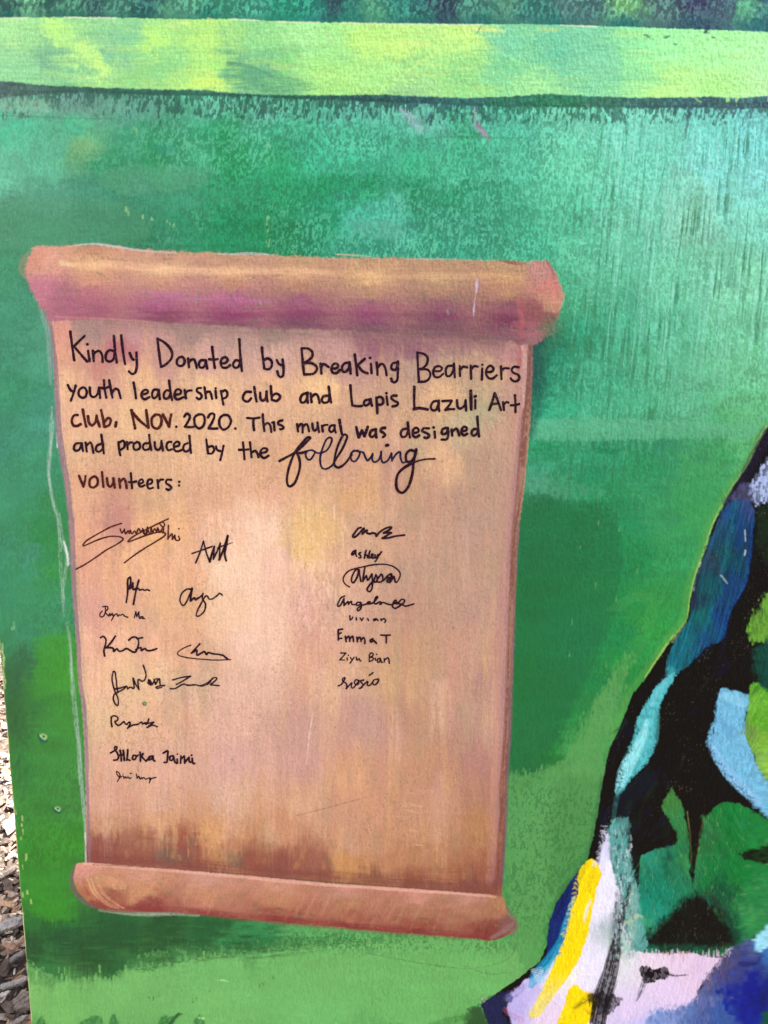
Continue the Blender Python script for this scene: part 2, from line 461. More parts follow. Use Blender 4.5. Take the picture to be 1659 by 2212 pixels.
# bits of other colours
gpatch([(150, 312), (180, 306), (215, 316), (200, 326), (165, 324)], (140, 178, 115), soft=8, rough=8, op=0.28, dry=0.5)
gpatch([(330, 310), (370, 312), (375, 328), (340, 332)], (45, 150, 130), soft=8, rough=8, op=0.45)
stroke([(862, 232), (878, 246), (900, 268), (912, 286)], [3, 10, 11, 4], (165, 190, 205), op=0.55, bristle=0.6)
stroke([(1024, 226), (1026, 258), (1040, 282), (1056, 300)], [8, 10, 8, 4], (160, 165, 180), op=0.55, bristle=0.6)
stroke([(1030, 268), (1044, 286), (1058, 302)], [4, 6, 2], (165, 120, 160), op=0.6, bristle=0.5)
stroke([(905, 304), (960, 295), (1050, 297), (1140, 299)], [1, 2, 2.5, 1], (50, 140, 95), op=0.6, bristle=0.4)
for px, py in ((305, 466), (330, 466), (364, 481), (375, 482), (578, 470), (579, 480), (580, 495), (579, 520), (275, 452), (292, 272), (580, 305), (28, 1350)):
    for k in range(3):
        ox, oy = random.uniform(-4, 4), random.uniform(-7, 7)
        stroke([(px + ox, py + oy), (px + ox, py + oy + random.uniform(3, 8))], random.uniform(0.9, 2.0), (150, 205, 140), op=0.6, bristle=0.3)
for k in range(34):                                           # yellow-green flecks right of the scroll
    px = random.uniform(1190, 1480); py = random.uniform(960, 1560)
    if px > 1500 - (py - 960) * 0.36: continue
    px = 1330 + (px - 1330) * 0.8
    stroke([(px, py), (px - .8, py + random.uniform(4, 14))], random.uniform(0.6, 1.2), (120, 178, 95), op=0.6, bristle=0.4)
for k in range(26):                                           # curved comb marks near the figure
    t = k / 26
    cx0, cy0 = 1375, 1310
    R0 = 28 + 50 * t
    stroke([(cx0 - R0 * .9, cy0 + 10), (cx0 - R0 * .2, cy0 - R0 * .35), (cx0 + R0 * .55, cy0 - R0 * .25), (cx0 + R0 * .45, cy0 + R0 * .7), (cx0 - 10 + R0 * .1, cy0 + R0 * 1.6)], 0.6, (90, 165, 85), op=0.15, bristle=0.6)

# dark teal brushed shadow shape painted along the scroll's right side
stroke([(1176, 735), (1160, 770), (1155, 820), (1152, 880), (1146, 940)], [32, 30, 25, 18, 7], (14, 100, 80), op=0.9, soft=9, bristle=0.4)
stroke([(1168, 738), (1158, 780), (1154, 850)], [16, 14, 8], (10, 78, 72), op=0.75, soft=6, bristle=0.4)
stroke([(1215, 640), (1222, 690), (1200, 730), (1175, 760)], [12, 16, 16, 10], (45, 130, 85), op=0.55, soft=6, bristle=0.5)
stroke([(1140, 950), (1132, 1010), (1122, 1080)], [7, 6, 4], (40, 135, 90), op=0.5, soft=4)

# dark strip over the lime band
TOPL = [(-60, 40), (0, 39), (140, 37), (280, 39), (420, 42), (500, 41), (600, 46), (690, 48), (829, 51), (930, 52), (1000, 53), (1130, 52), (1260, 56), (1400, 60), (1520, 64), (1659, 69), (1900, 76), (2900, 110)]
BOTL = [(-60, 176), (0, 176), (40, 177), (75, 183), (140, 186), (230, 190), (350, 194), (430, 194), (500, 201), (580, 205), (650, 206), (829, 205), (1000, 212), (1100, 209), (1180, 203), (1280, 208), (1400, 212), (1520, 209), (1600, 212), (1659, 207), (1900, 214), (2900, 240)]
DARK = parse('''20,10:45,95,85 60,12:95,165,125 110,8:40,95,85 150,14:75,140,110 200,8:40,85,85 260,12:60,125,105 320,10:35,95,95 360,16:70,140,110 410,10:75,150,120 480,10:50,140,110 560,12:50,145,120 620,10:20,145,115 680,12:15,135,115 720,14:30,70,85 760,10:35,120,105 810,14:70,150,115
860,10:35,130,115 900,12:30,105,105 960,12:30,50,78 1020,12:60,130,115 1090,10:75,140,115 1150,14:40,120,110 1220,12:70,120,115 1280,10:60,110,110 1350,10:115,185,120 1430,12:70,110,110 1500,10:50,55,95 1560,12:60,90,110 1620,12:85,170,130 1659,12:50,100,120
20,33:18,92,82 150,32:18,105,85 300,32:22,95,85 450,34:20,120,100 600,38:18,135,108 750,42:25,125,105 900,44:25,110,100 1050,46:20,110,100 1200,46:25,115,105 1350,52:20,110,105 1500,54:35,85,100 1640,58:25,105,110
200,-60:40,110,90 900,-80:60,140,110 1500,-60:40,90,95 600,-300:60,140,100 1400,-300:80,160,120 2000,-100:50,120,100''')
fd = field(DARK)
dsp = sst(0.42, 0.6, 0.6 * noise((X + .2 * Y) / 5.0, Y / 9, 51) + 0.4 * noise(X / 3, Y / 4, 52))
def darkcol(x, y):
    c = fd(x + (fbm(x / 8, y / 12, 53, 2) - .5) * 50, y + (fbm(x / 6, y / 10, 54, 2) - .5) * 16)
    g = noise((x + .2 * y) / 5.0, y / 9, 51) * .6 + noise(x / 3, y / 4, 52) * .4
    up = sst(34, 14, y - 0.012 * x) 
    k = ((sst(0.45, 0.62, g) - 0.35) * (0.15 + 0.85 * up) * 0.6 * (0.4 + 1.1 * noise(x / 60, y / 30, 55)))[..., None]
    return np.clip(c * (1 + k) + np.clip(k, 0, 1) * 0.35 * paint((130, 200, 140)), 0, 1)
poly([(-60, -900), (2900, -900)] + TOPL[::-1], darkcol, soft=1, rough=1.5, smooth=False)

BAND = parse('''30,60:175,235,150 120,70:195,250,130 200,60:150,215,140 60,95:160,220,140 100,100:122,188,132 180,110:200,250,135 290,80:122,197,137 200,135:200,250,130 100,130:114,178,130 240,110:118,187,140 330,90:190,245,120 450,85:190,240,120 350,130:145,215,130 300,165:150,215,125 450,150:170,235,120 445,175:205,245,120 520,150:95,170,122 560,165:92,165,118 600,150:140,215,120 700,100:170,240,140 720,160:175,235,125 800,90:195,245,125 30,150:150,215,150 30,165:155,220,150 150,165:130,200,140
860,100:200,245,125 930,80:188,240,130 900,150:160,225,130 1000,80:205,250,130 1100,95:115,203,150 1200,110:98,192,146 1250,90:112,200,150 1100,140:132,215,145 1000,150:155,225,130 1300,130:120,205,150 1380,100:150,235,155 1450,90:165,250,160 1550,110:175,255,160 1650,120:180,250,165 1450,190:190,250,140 1550,190:180,245,140 1640,190:190,245,160 1150,185:165,235,150 900,190:165,220,140 820,150:175,240,135 650,70:175,240,150 550,70:150,220,135 600,190:110,180,120 1900,130:170,240,150 2500,150:160,230,140''')
BAND = [(x_, y_, r_b + (10 if r_b < 130 else -4), min(255, g_b + (10 if r_b < 130 else 0)), min(255, b_b + (14 if r_b < 130 else 6))) for x_, y_, r_b, g_b, b_b in BAND]
fb = field(BAND, power=3.0)
def bandcol(x, y):
    w = noise(x / 55, y / 3.2, 61) - .5
    c = fb(x + (fbm(x / 40, y / 22, 62, 2) - .5) * 70 + w * 22, y + (fbm(x / 26, y / 12, 63, 3) - .5) * 40 + (noise(x / 4, y / 18, 64) - .5) * 22)
    s = fbm(x / 50, y / 2.6, 65, 2) - .5
    g = 0.5 * noise(x / 2.6, y / 7, 31) + .5 * noise(x / 2.2, y / 3.0, 32) - .5
    return np.clip(c * (1.06 + 0.20 * s + 0.34 * g * (0.5 + noise(x / 70, y / 40, 66)))[..., None], 0, 0.9)
poly(TOPL + BOTL[::-1], bandcol, soft=1.0, rough=2.0, smooth=False, label=1)
# brushed strokes inside the band
for a in range(90):
    px = random.uniform(-20, 1640); py = random.uniform(62, 195) + 0.01 * px * .6
    L = random.uniform(30, 130)
    c = random.choice([(205, 250, 130), (180, 245, 135), (120, 200, 145), (150, 225, 140), (215, 250, 150)])
    if 1090 < px < 1330: c = random.choice([(105, 197, 148), (125, 210, 150), (165, 235, 145)])
    bow = random.uniform(-6, 6)
    stroke([(px, py), (px + L * .5, py + bow), (px + L, py + random.uniform(-5, 6))], random.uniform(1.2, 9), c, op=0.32, bristle=0.85, taper=0.5, soft=2.5)
poly([(490, 134), (500, 133), (560, 146), (640, 168), (690, 192), (600, 200), (492, 184)], (92, 168, 118), soft=2, rough=6, op=0.55, dry=0.8, stretch=0.25, rs=8, drysize=(20, 3))
stroke([(492, 136), (535, 142), (575, 158)], [4, 4, 2], (66, 135, 104), op=0.6, bristle=0.5)
stroke([(410, 180), (445, 176), (480, 176)], [6, 9, 5], (212, 250, 118), op=0.75, bristle=0.5)
for px, py, L in ((360, 55, 24), (395, 48, 14), (450, 42, 10), (1165, 62, 40), (870, 92, 60), (1000, 62, 70), (1030, 64, 60)):
    stroke([(px, py), (px + L, py + 3)], 4, (225, 245, 150), op=0.6, bristle=0.6)
stroke([(960, 62), (948, 108), (905, 136), (875, 158)], [2, 3, 3, 2], (215, 250, 140), op=0.7, bristle=0.5)
stroke([(1040, 55), (1030, 72)], 1.1, (60, 130, 110), op=0.8, bristle=0.1)
for px, py in ((1392, 75), (1398, 79), (1435, 80), (1440, 77), (1455, 95), (1538, 80), (1525, 70)):
    stroke([(px, py), (px + 6, py + 1)], 1.6, (50, 90, 100), op=0.85, bristle=0.2)
stroke([(1530, 58), (1526, 66), (1521, 71)], [4, 3, 1.5], (40, 45, 85), op=0.9, bristle=0.2)
for dx in (706, 711, 716):
    stroke([(dx, 70), (dx + .5, 98)], 1.0, (195, 200, 170), op=0.6, bristle=0.5)
# ridge of white left by the masking tape
for a, b in ((0, 60), (140, 250), (500, 560), (600, 690), (740, 829), (829, 960), (960, 1040), (1210, 1290)):
    xs = np.linspace(a, b, 6); ys = np.interp(xs, [p[0] for p in TOPL], [p[1] for p in TOPL]) + 0.5
    stroke(list(zip(xs, ys)), 1.5, (232, 245, 205), op=0.85, bristle=0.35)

# dark line under the band, with drips running down from it
LINE = list(BOTL)
low = [(-60, 214), (0, 212), (40, 208), (75, 205), (140, 200), (230, 201), (350, 206), (430, 207), (500, 208), (580, 211), (650, 214), (829, 220), (1000, 228), (1100, 231), (1200, 232), (1280, 232), (1400, 234), (1520, 233), (1600, 236), (1659, 234), (1900, 240), (2900, 262)]
LCOL = field(parse('0,190:72,98,95 60,195:70,100,92 150,194:48,95,78 300,200:38,95,78 430,200:35,100,80 520,204:30,95,75 600,208:28,100,72 700,210:30,88,72 800,212:30,78,75 900,220:35,85,88 1000,222:35,95,95 1100,222:30,110,85 1200,215:25,115,75 1300,220:45,110,85 1400,222:50,100,95 1500,220:50,90,98 1600,222:58,98,102 1659,220:50,85,95 2000,225:50,95,95 2800,240:50,95,95'))
poly(LINE + low[::-1], lambda x, y: LCOL(x, y) * (0.75 + 0.5 * noise(x / 30, y / 3, 71))[..., None], soft=2.0, rough=3.2, rs=7, smooth=False, dry=0.18, stretch=1.2)
lowx = [p[0] for p in low]; lowy = [p[1] for p in low]
band_y = np.interp(X, lowx, lowy)
dep = (Y - band_y)
g = 0.6 * noise((X + .15 * Y) / 5.0, Y / 14.0, 73) + 0.4 * noise(X / 3.0, Y / 6, 74)
reach = 14 + 46 * noise(X / 55, X * 0 + .5, 75) + 20 * sst(900, 300, X)
drip = sst(0.50, 0.62, g + 0.26 * np.clip(1 - dep / reach, -1, 1) - 0.12) * (dep > -6) * sst(reach * 1.25, reach * 0.75, dep) * (Y < 330)
CANV += (drip * 0.78)[..., None] * (LCOL(X, Y) * 0.85 - CANV)
for k in range(90):
    px = random.uniform(180, 1659); y0 = np.interp(px, lowx, lowy) + random.uniform(-4, 34)
    stroke([(px, y0), (px - 1, y0 + random.uniform(5, 20))], random.uniform(1, 2.4), (38, 85, 82), op=0.75, bristle=0.3)
poly([(-20, 214), (60, 212), (110, 226), (95, 246), (30, 240), (-20, 236)], (140, 195, 165), soft=6, rough=12, op=0.6, dry=0.7)
poly([(120, 218), (240, 214), (300, 232), (200, 250), (130, 246)], (118, 176, 150), soft=6, rough=14, op=0.4, dry=0.8)
stroke([(-10, 250), (60, 251), (140, 255), (240, 257)], 1.2, (80, 130, 90), op=0.7, bristle=0.4)
stroke([(1490, 240), (1484, 270), (1480, 300)], [3, 3, 1.5], (40, 70, 80), op=0.75, bristle=0.2)
stroke([(1500, 205), (1505, 214), (1512, 220)], 2, (190, 245, 150), op=0.8)
for px in (1570, 1574, 1590, 1594, 1660):
    stroke([(px, 200), (px, random.uniform(216, 222))], 2, (185, 245, 155), op=0.85, bristle=0.2)
# left border of the board: older dark and pale paint showing at the edge
for a in range(60):
    py = random.uniform(1420, 1680); e = np.interp(py, [1394, 1803, 2212], [2, 34, 66])
    stroke([(e + random.uniform(2, 46), py), (e + random.uniform(6, 44), py + random.uniform(20, 70))], random.uniform(1, 4), random.choice([(45, 95, 48), (55, 115, 52), (40, 88, 60)]), op=0.30, bristle=0.6, soft=3)
for py in list(np.arange(1390, 1480, 8)) + [1750, 1764, 1780, 1792, 1808, 1846, 1852, 1870, 1925, 1930, 1944, 1972, 2080]:
    e = np.interp(py, [1394, 1803, 2212], [2, 34, 66])
    px = e + (random.uniform(0, 6) if py < 1500 else random.uniform(2, 22))
    stroke([(px, py), (px + .7, py + random.uniform(4, 12))], random.uniform(0.8, 2.2), (190, 215, 130), op=0.8, bristle=0.3)

# ------------------------------------------------------------------ the painted scroll
BODY = [(104, 690), (112, 735), (117, 800), (120, 872), (124, 932), (134, 1000), (142, 1055), (150, 1123), (154, 1205), (158, 1287), (164, 1369), (170, 1478), (178, 1523), (182, 1600), (184, 1675), (186, 1770), (187, 1868), (200, 1885), (400, 1890), (700, 1915), (1000, 1942), (1084, 1950), (1085, 1905), (1094, 1769), (1096, 1652), (1102, 1589), (1104, 1521), (1109, 1420), (1112, 1318), (1116, 1216), (1122, 1132), (1131, 1067), (1141, 962), (1146, 895), (1149, 810), (1150, 735), (1130, 715), (700, 690), (250, 670)]
BODYC = parse('''130,720:215,150,130 200,720:165,132,125 300,720:190,140,138 400,720:162,132,124 500,725:180,145,135 600,720:152,126,115 700,740:190,145,138 800,740:150,98,110 900,745:146,97,110 1000,750:155,112,115 1080,760:168,124,120 1120,780:190,130,130
130,770:220,160,130 180,790:205,150,130 250,760:190,125,125 350,770:200,150,135 450,780:215,165,150 600,780:210,165,150 750,790:195,150,138 900,800:185,150,130 1000,790:195,160,130 1080,800:205,165,130 1110,850:190,150,130
150,830:235,185,145 300,830:230,180,140 450,830:235,190,145 600,840:230,180,140 700,840:235,190,140 850,850:200,160,130 950,850:225,180,135 1050,850:190,165,130
150,900:230,180,145 300,900:230,185,140 450,900:230,185,145 600,900:220,175,140 750,920:205,160,130 900,910:210,165,130 1000,920:195,170,135 1080,920:195,155,130
160,980:225,180,140 300,980:220,175,135 450,980:225,180,140 600,990:215,165,130 750,1000:210,160,130 850,1010:205,155,130 950,1000:220,175,135 1050,1000:185,150,125
180,1060:225,170,135 260,1060:205,150,125 330,1060:215,170,130 450,1070:220,170,135 600,1080:225,170,140 750,1080:215,165,120 900,1080:205,160,130 1020,1080:195,155,130
175,1150:230,170,135 250,1120:200,140,125 350,1150:235,180,130 480,1150:235,180,150 560,1150:245,205,175 680,1130:230,185,125 780,1150:210,165,135 900,1150:210,165,135 1020,1150:195,155,135
180,1230:225,165,135 280,1230:235,180,135 400,1230:235,180,140 500,1230:245,205,170 600,1220:240,190,165 650,1180:235,190,130 750,1230:220,170,140 900,1230:200,160,135 1030,1230:195,155,130
190,1310:220,165,145 280,1300:225,175,135 400,1310:225,175,135 500,1310:235,190,150 560,1320:245,200,170 650,1310:225,175,155 750,1310:210,165,140 900,1310:200,155,130 1040,1310:200,155,135
200,1390:235,180,150 300,1390:240,185,150 400,1400:225,170,135 550,1390:235,190,165 700,1400:215,165,140 900,1400:205,160,125 1030,1400:210,160,135
200,1470:235,185,150 300,1470:235,195,150 400,1480:215,175,145 550,1480:225,180,155 700,1470:220,175,145 850,1470:215,170,125 1000,1480:205,155,130 1070,1480:190,145,130
210,1560:225,185,145 350,1560:225,175,145 500,1560:225,175,155 650,1570:200,155,140 800,1560:195,150,135 900,1560:200,150,120 1050,1560:195,150,130
210,1650:225,175,145 350,1650:220,170,145 500,1650:215,165,150 650,1650:205,155,140 750,1680:215,160,120 900,1650:205,150,115 1050,1650:190,135,120
220,1730:220,165,140 350,1730:215,165,140 500,1720:215,170,145 650,1730:215,165,130 800,1730:205,150,115 950,1730:205,150,120 1060,1730:185,130,105
230,1790:205,155,120 350,1790:215,165,125 450,1790:220,165,115 600,1790:205,150,115 750,1790:205,155,125 900,1790:200,150,115 1040,1790:185,135,95
220,1830:145,82,70 300,1830:160,95,75 400,1825:150,85,70 480,1830:200,145,95 560,1840:150,85,70 650,1850:165,105,85 750,1860:200,145,95 850,1860:190,135,100 950,1860:180,125,85 1060,1850:165,105,80
220,1860:135,72,62 330,1870:145,85,75 450,1875:128,72,70 600,1880:140,85,75 700,1890:150,95,75 800,1900:150,100,75 900,1910:140,85,65 1000,1910:135,76,66 1070,1900:140,80,65''')
BODYC = [(x_, y_, (r_b + 3) * (.95 if x_ > 820 and y_ > 1000 else 1), (g_b + 6) * (.95 if x_ > 820 and y_ > 1000 else 1), (b_b + 7) * (.95 if x_ > 820 and y_ > 1000 else 1)) if y_ < 1780 else (x_, y_, r_b, g_b, b_b) for x_, y_, r_b, g_b, b_b in BODYC]
fs = field(BODYC, power=3.4)
def bodycol(x, y):
    wv = noise(x / 5, y / 60, 81) - .5
    low_ = sst(1760, 1830, y)
    up_ = sst(800, 740, y)
    wh = noise(x / 60, y / 4, 82) - .5
    c = fs(x + (fbm(x / 18, y / 60, 83, 3) - .5) * 64 + wh * 20, y + (fbm(x / 30, y / 40, 84, 3) - .5) * 40 + wv * 14 + ((fbm(x / 60, y / 30, 97, 3) - .5) * 40 - 8 + (noise(x / 2.6, y / 16, 98) - .5) * 16) * low_)
    s = fbm(x / 4.0, y / 70, 85, 3) - .5
    s2 = fbm(x / 60, y / 3.5, 86, 2) - .5
    b = fbm(x / 9, y / 26, 87, 3) - .5
    c = c * (1 + 0.15 * s + 0.10 * s2 * up_ + 0.12 * b + 0.14 * (noise(x / 2.2, y / 3, 99) - .5))[..., None]
    # worn warm and greenish specks where the coats below show
    gg = fbm(x / 2.8, y / 3.6, 88, 2) + 0.35 * (fbm(x / 50, y / 60, 89, 2) - .5)
    sp = sst(0.70, 0.80, gg)[..., None] * 0.32
    c = c + sp * (paint((128, 118, 92)) - c)
    gw = fbm(x / 5, y / 14, 90, 2) + 0.5 * (fbm(x / 45, y / 60, 91, 2) - .5)
    lt_ = (sst(0.60, 0.74, gw) * sst(1050, 1130, y) * sst(1400, 1330, y) * sst(420, 480, x) * sst(780, 700, x))[..., None] * 0.5
    c = c + lt_ * (paint((250, 215, 180)) - c)
    # vertical streaks of mauve, ochre and green-grey
    t = noise(x / 20, y / 170, 92); u = noise(x / 15, y / 130, 93)
    c = c + (sst(0.68, 0.9, t) * 0.14)[..., None] * (paint((188, 132, 122)) - c)
    c = c + (sst(0.70, 0.9, u) * 0.16)[..., None] * (paint((232, 182, 112)) - c)
    tg = noise(x / 26, y / 70, 94)
    c = c + (sst(0.74, 0.92, tg) * 0.22 * sst(0, 400, x))[..., None] * (paint((162, 150, 118)) - c)
    return np.clip(c, 0, 0.9)
_bodycol0 = bodycol
_soft = []
for k in range(75):                                            # broad soft vertical strokes over the sheet
    px = random.uniform(180, 1080)
    py = random.uniform(900, 1700); L = random.uniform(90, 330)
    _soft.append((px, py, L, random.uniform(6, 22), random.choice([(250, 208, 178), (222, 150, 128), (238, 190, 130), (204, 146, 138), (246, 196, 168), (196, 168, 138), (190, 132, 124)]), random.uniform(.14, .32)))
# pale chalk outline left of the paper
for k, pts in enumerate(([(112, 880), (108, 930), (110, 980), (106, 1020), (110, 1070), (120, 1110)], [(110, 885), (114, 925), (104, 990), (108, 1050), (116, 1090), (128, 1140)],
                         [(122, 1105), (130, 1160), (132, 1220), (137, 1285), (139, 1330)], [(128, 1110), (136, 1165), (144, 1205), (140, 1250), (134, 1300)],
                         [(148, 1345), (152, 1400), (153, 1450), (158, 1500)], [(153, 1420), (158, 1470), (164, 1520), (172, 1590), (176, 1660)],
                         [(156, 1490), (166, 1570), (172, 1640), (180, 1720), (186, 1800), (186, 1862)], [(170, 1600), (174, 1680), (182, 1760), (186, 1840)])):
    stroke(pts, [2.2, 3.2] + [3] * (len(pts) - 3) + [1.6], (176, 204, 190), op=0.42, bristle=0.95, bs=1.0, soft=2.4)
    stroke([(a_ + random.uniform(-5, 3), b_ + random.uniform(-8, 8)) for a_, b_ in pts], [1.2, 2.2] + [2.2] * (len(pts) - 3) + [.8], (196, 216, 204), op=0.36, bristle=0.95, bs=.9)
stroke([(138, 1170), (144, 1190), (147, 1215), (146, 1222)], [1.5, 3, 3, 2], (228, 240, 232), op=0.9, bristle=0.4)
stroke([(184, 1800), (186, 1838), (187, 1868)], [2, 2.6, 3.2], (222, 222, 214), op=0.85, bristle=0.3)
for py in (936, 944, 952, 958, 962):
    stroke([(122 + (py - 936) * .1, py), (124, py + 4)], 2, (215, 232, 225), op=0.8)
stroke([(84, 655), (94, 690), (104, 720), (106, 760), (110, 830)], [3, 5, 6, 5, 3], (150, 165, 165), op=0.6, bristle=0.5)
poly(BODY, bodycol, soft=1.6, rough=2.2, rs=5, smooth=False, label=2)
for px, py, L, w_, c_, o_ in _soft:
    stroke([(px, py), (px + random.uniform(-5, 5), py + L * .5), (px + random.uniform(-8, 8), py + L)], [w_ * .7, w_, w_ * .6], c_, op=o_, soft=w_ * .5, bristle=0.75, bs=3.0, taper=.5)
# mauve outline on the left, brown and lavender on the right
LEFT = [(104, 690), (112, 740), (117, 800), (120, 872), (124, 932), (134, 1000), (142, 1055), (150, 1123), (154, 1205), (158, 1287), (164, 1369), (170, 1478), (178, 1523), (182, 1600), (184, 1675), (187, 1770), (189, 1868)]
stroke([(x_ + 4, y_) for x_, y_ in LEFT], [3, 4, 5, 6, 6.5, 6.5, 6, 6, 5.5, 5.5, 5, 4.5, 4.5, 4, 3.5, 3, 3], (146, 120, 132), op=0.92, soft=1.2, bristle=0.2, bs=4)
stroke([(x_ + 13, y_) for x_, y_ in LEFT[8:15]], 4, (150, 150, 105), op=0.4, soft=3, bristle=0.9, bs=1.3)
RIGHT = [(1146, 735), (1143, 800), (1140, 862), (1136, 910), (1130, 970), (1122, 1060), (1114, 1132), (1108, 1216), (1104, 1318), (1100, 1420), (1096, 1521), (1093, 1600), (1088, 1680), (1084, 1790), (1076, 1905)]
stroke([(x_ - 20, y_) for x_, y_ in RIGHT], [14, 15, 14, 14, 14, 14, 14, 13, 12, 12, 12, 11, 10, 9, 8], (190, 138, 128), op=0.55, soft=4, bristle=0.6)
stroke([(x_ - 9, y_) for x_, y_ in RIGHT[1:]], [6, 7, 8, 9, 8, 7, 6, 5, 5, 5, 5, 4, 4, 4], (168, 120, 132), op=0.55, soft=3, bristle=0.6)
stroke([(x_, y_) for x_, y_ in RIGHT], [5, 6, 8, 9, 9, 8, 7, 7, 6, 6, 6, 7, 8, 8, 8], (124, 72, 60), op=0.85, soft=2.5, bristle=0.4)
stroke([(x_ + 7.5, y_) for x_, y_ in RIGHT[6:]], [2, 2, 2.5, 3, 4, 4, 4, 4, 4], (112, 88, 100), op=0.8, soft=1.2, bristle=0.3)
stroke([(1146, 740), (1147, 790), (1146, 850)], [4, 5, 3], (120, 100, 100), op=0.6, soft=3)
stroke([(1128, 745), (1134, 772), (1132, 830), (1130, 880)], [4, 5, 4, 2], (215, 185, 172), op=0.6, bristle=0.6)
stroke([(1118, 742), (1122, 770), (1119, 800)], [5, 7, 4], (180, 95, 100), op=0.55, bristle=0.6)
# shade colour brushed below the upper roll: slanting light hatches
for k in range(80):
    px = random.uniform(230, 1090); py = random.uniform(728, 800)
    L = random.uniform(14, 40)
    stroke([(px, py), (px + L, py + L * random.uniform(.25, .6))], random.uniform(1, 3), random.choice([(215, 165, 145), (195, 145, 135), (222, 180, 145), (170, 120, 122)]), op=0.35, bristle=0.7, soft=2, taper=.4)
for px, py, a, b in ((270, 762, 36, 26), (215, 800, 18, 36), (245, 750, 20, 12)):
    poly([(px - a, py), (px, py - b), (px + a, py - b * .2), (px + a * .4, py + b), (px - a * .3, py + b * .8)], (188, 112, 116), soft=8, rough=14, op=0.5, dry=0.4)
for k in range(60):                                               # green bits of the ground showing on the paper
    px = random.uniform(170, 1080); py = random.uniform(715, 1840)
    stroke([(px, py), (px + random.uniform(-3, 3), py + random.uniform(2, 9))], random.uniform(.6, 1.5), random.choice([(110, 140, 105), (95, 130, 100), (150, 95, 70)]), op=0.55, bristle=0.4)
poly([(1015, 880), (1065, 868), (1080, 900), (1040, 930), (1010, 920)], (160, 178, 138), soft=14, rough=14, op=0.4, dry=0.5)
poly([(880, 955), (950, 905), (930, 950), (890, 980)], (170, 175, 140), soft=12, rough=12, op=0.3)
# fine scratches in the paint
stroke([(640, 1762), (680, 1752), (740, 1736), (790, 1722)], [.7, 1, 1, .6], (150, 105, 85), op=0.7, bristle=0.2)
stroke([(662, 1650), (668, 1590), (676, 1540)], [.7, 1.2, .7], (245, 215, 185), op=0.7, bristle=0.3)

for k in range(60):
    px = random.uniform(440, 760); py = random.uniform(1080, 1330)
    stroke([(px, py), (px + random.uniform(-1, 1), py + random.uniform(10, 40))], random.uniform(.8, 3), (250, 218, 182), op=0.4, bristle=0.7)
for k in range(16):
    px = random.uniform(860, 930); py = random.uniform(1690, 1830)
    stroke([(px, py), (px + random.uniform(10, 22), py + 2)], random.uniform(1, 3), (228, 180, 155), op=0.4, bristle=0.7)
for k in range(55):                                              # upward brushed maroon at the foot of the paper
    px = random.uniform(196, 1075); base = 1868 + 0.075 * (px - 190)
    hgt = (random.uniform(20, 60) if px < 480 else random.uniform(8, 38))
    stroke([(px, base), (px + random.uniform(-3, 3), base - hgt)], [random.uniform(1.2, 3.4), 1], random.choice([(128, 68, 60), (140, 80, 66), (120, 66, 66), (152, 92, 72)]), op=0.32, bristle=0.7, soft=2.5, taper=.4)
poly([(196, 1806), (225, 1796), (290, 1790), (320, 1806), (380, 1814), (440, 1812), (455, 1840), (470, 1880), (330, 1872), (196, 1862)], (146, 86, 75), soft=12, rough=18, rs=9, op=0.5, dry=0.4, drysize=(4, 8))
poly([(480, 1826), (520, 1812), (600, 1826), (690, 1836), (720, 1860), (700, 1900), (520, 1888), (470, 1876)], (150, 90, 74), soft=12, rough=16, rs=9, op=0.42, dry=0.4, drysize=(4, 8))
stroke([(200, 1856), (330, 1862), (470, 1872), (640, 1886), (800, 1898), (940, 1908), (1068, 1916)], [13, 11, 11, 10, 10, 14, 15], (132, 74, 66), op=0.7, soft=10, bristle=0.55)
stroke([(860, 1880), (960, 1885), (1060, 1880)], [8, 14, 12], (148, 88, 68), op=0.5, soft=9, bristle=0.6)
poly([(330, 1838), (380, 1834), (420, 1850), (380, 1866), (340, 1862)], (104, 98, 84), soft=8, rough=10, op=0.5, dry=0.4)
poly([(495, 1846), (520, 1842), (530, 1868), (500, 1872)], (108, 100, 84), soft=6, rough=8, op=0.5, dry=0.4)
poly([(470, 1250), (530, 1110), (590, 1120), (600, 1280), (620, 1420), (540, 1430), (480, 1360)], (252, 214, 186), soft=40, rough=26, rs=20, op=0.42)
poly([(190, 1260), (260, 1240), (300, 1300), (240, 1360), (180, 1330)], (226, 165, 142), soft=24, rough=20, op=0.35)
poly([(640, 1110), (700, 1105), (720, 1190), (660, 1210)], (240, 196, 130), soft=20, rough=20, op=0.2, dry=0.3)
for k in range(50):
    px = random.uniform(200, 1060); py = random.uniform(1795, 1850) + 0.06 * (px - 200)
    stroke([(px, py), (px + random.uniform(-8, 8), py - random.uniform(8, 30))], random.uniform(2, 7), random.choice([(205, 150, 92), (110, 100, 78), (198, 140, 100), (125, 110, 82)]), op=0.34, bristle=0.8, soft=4, taper=.3)
for px in (360, 405, 470, 520):
    stroke([(px, 1800), (px + 2, 1850)], [2, 1], (225, 175, 130), op=0.4, bristle=0.6)

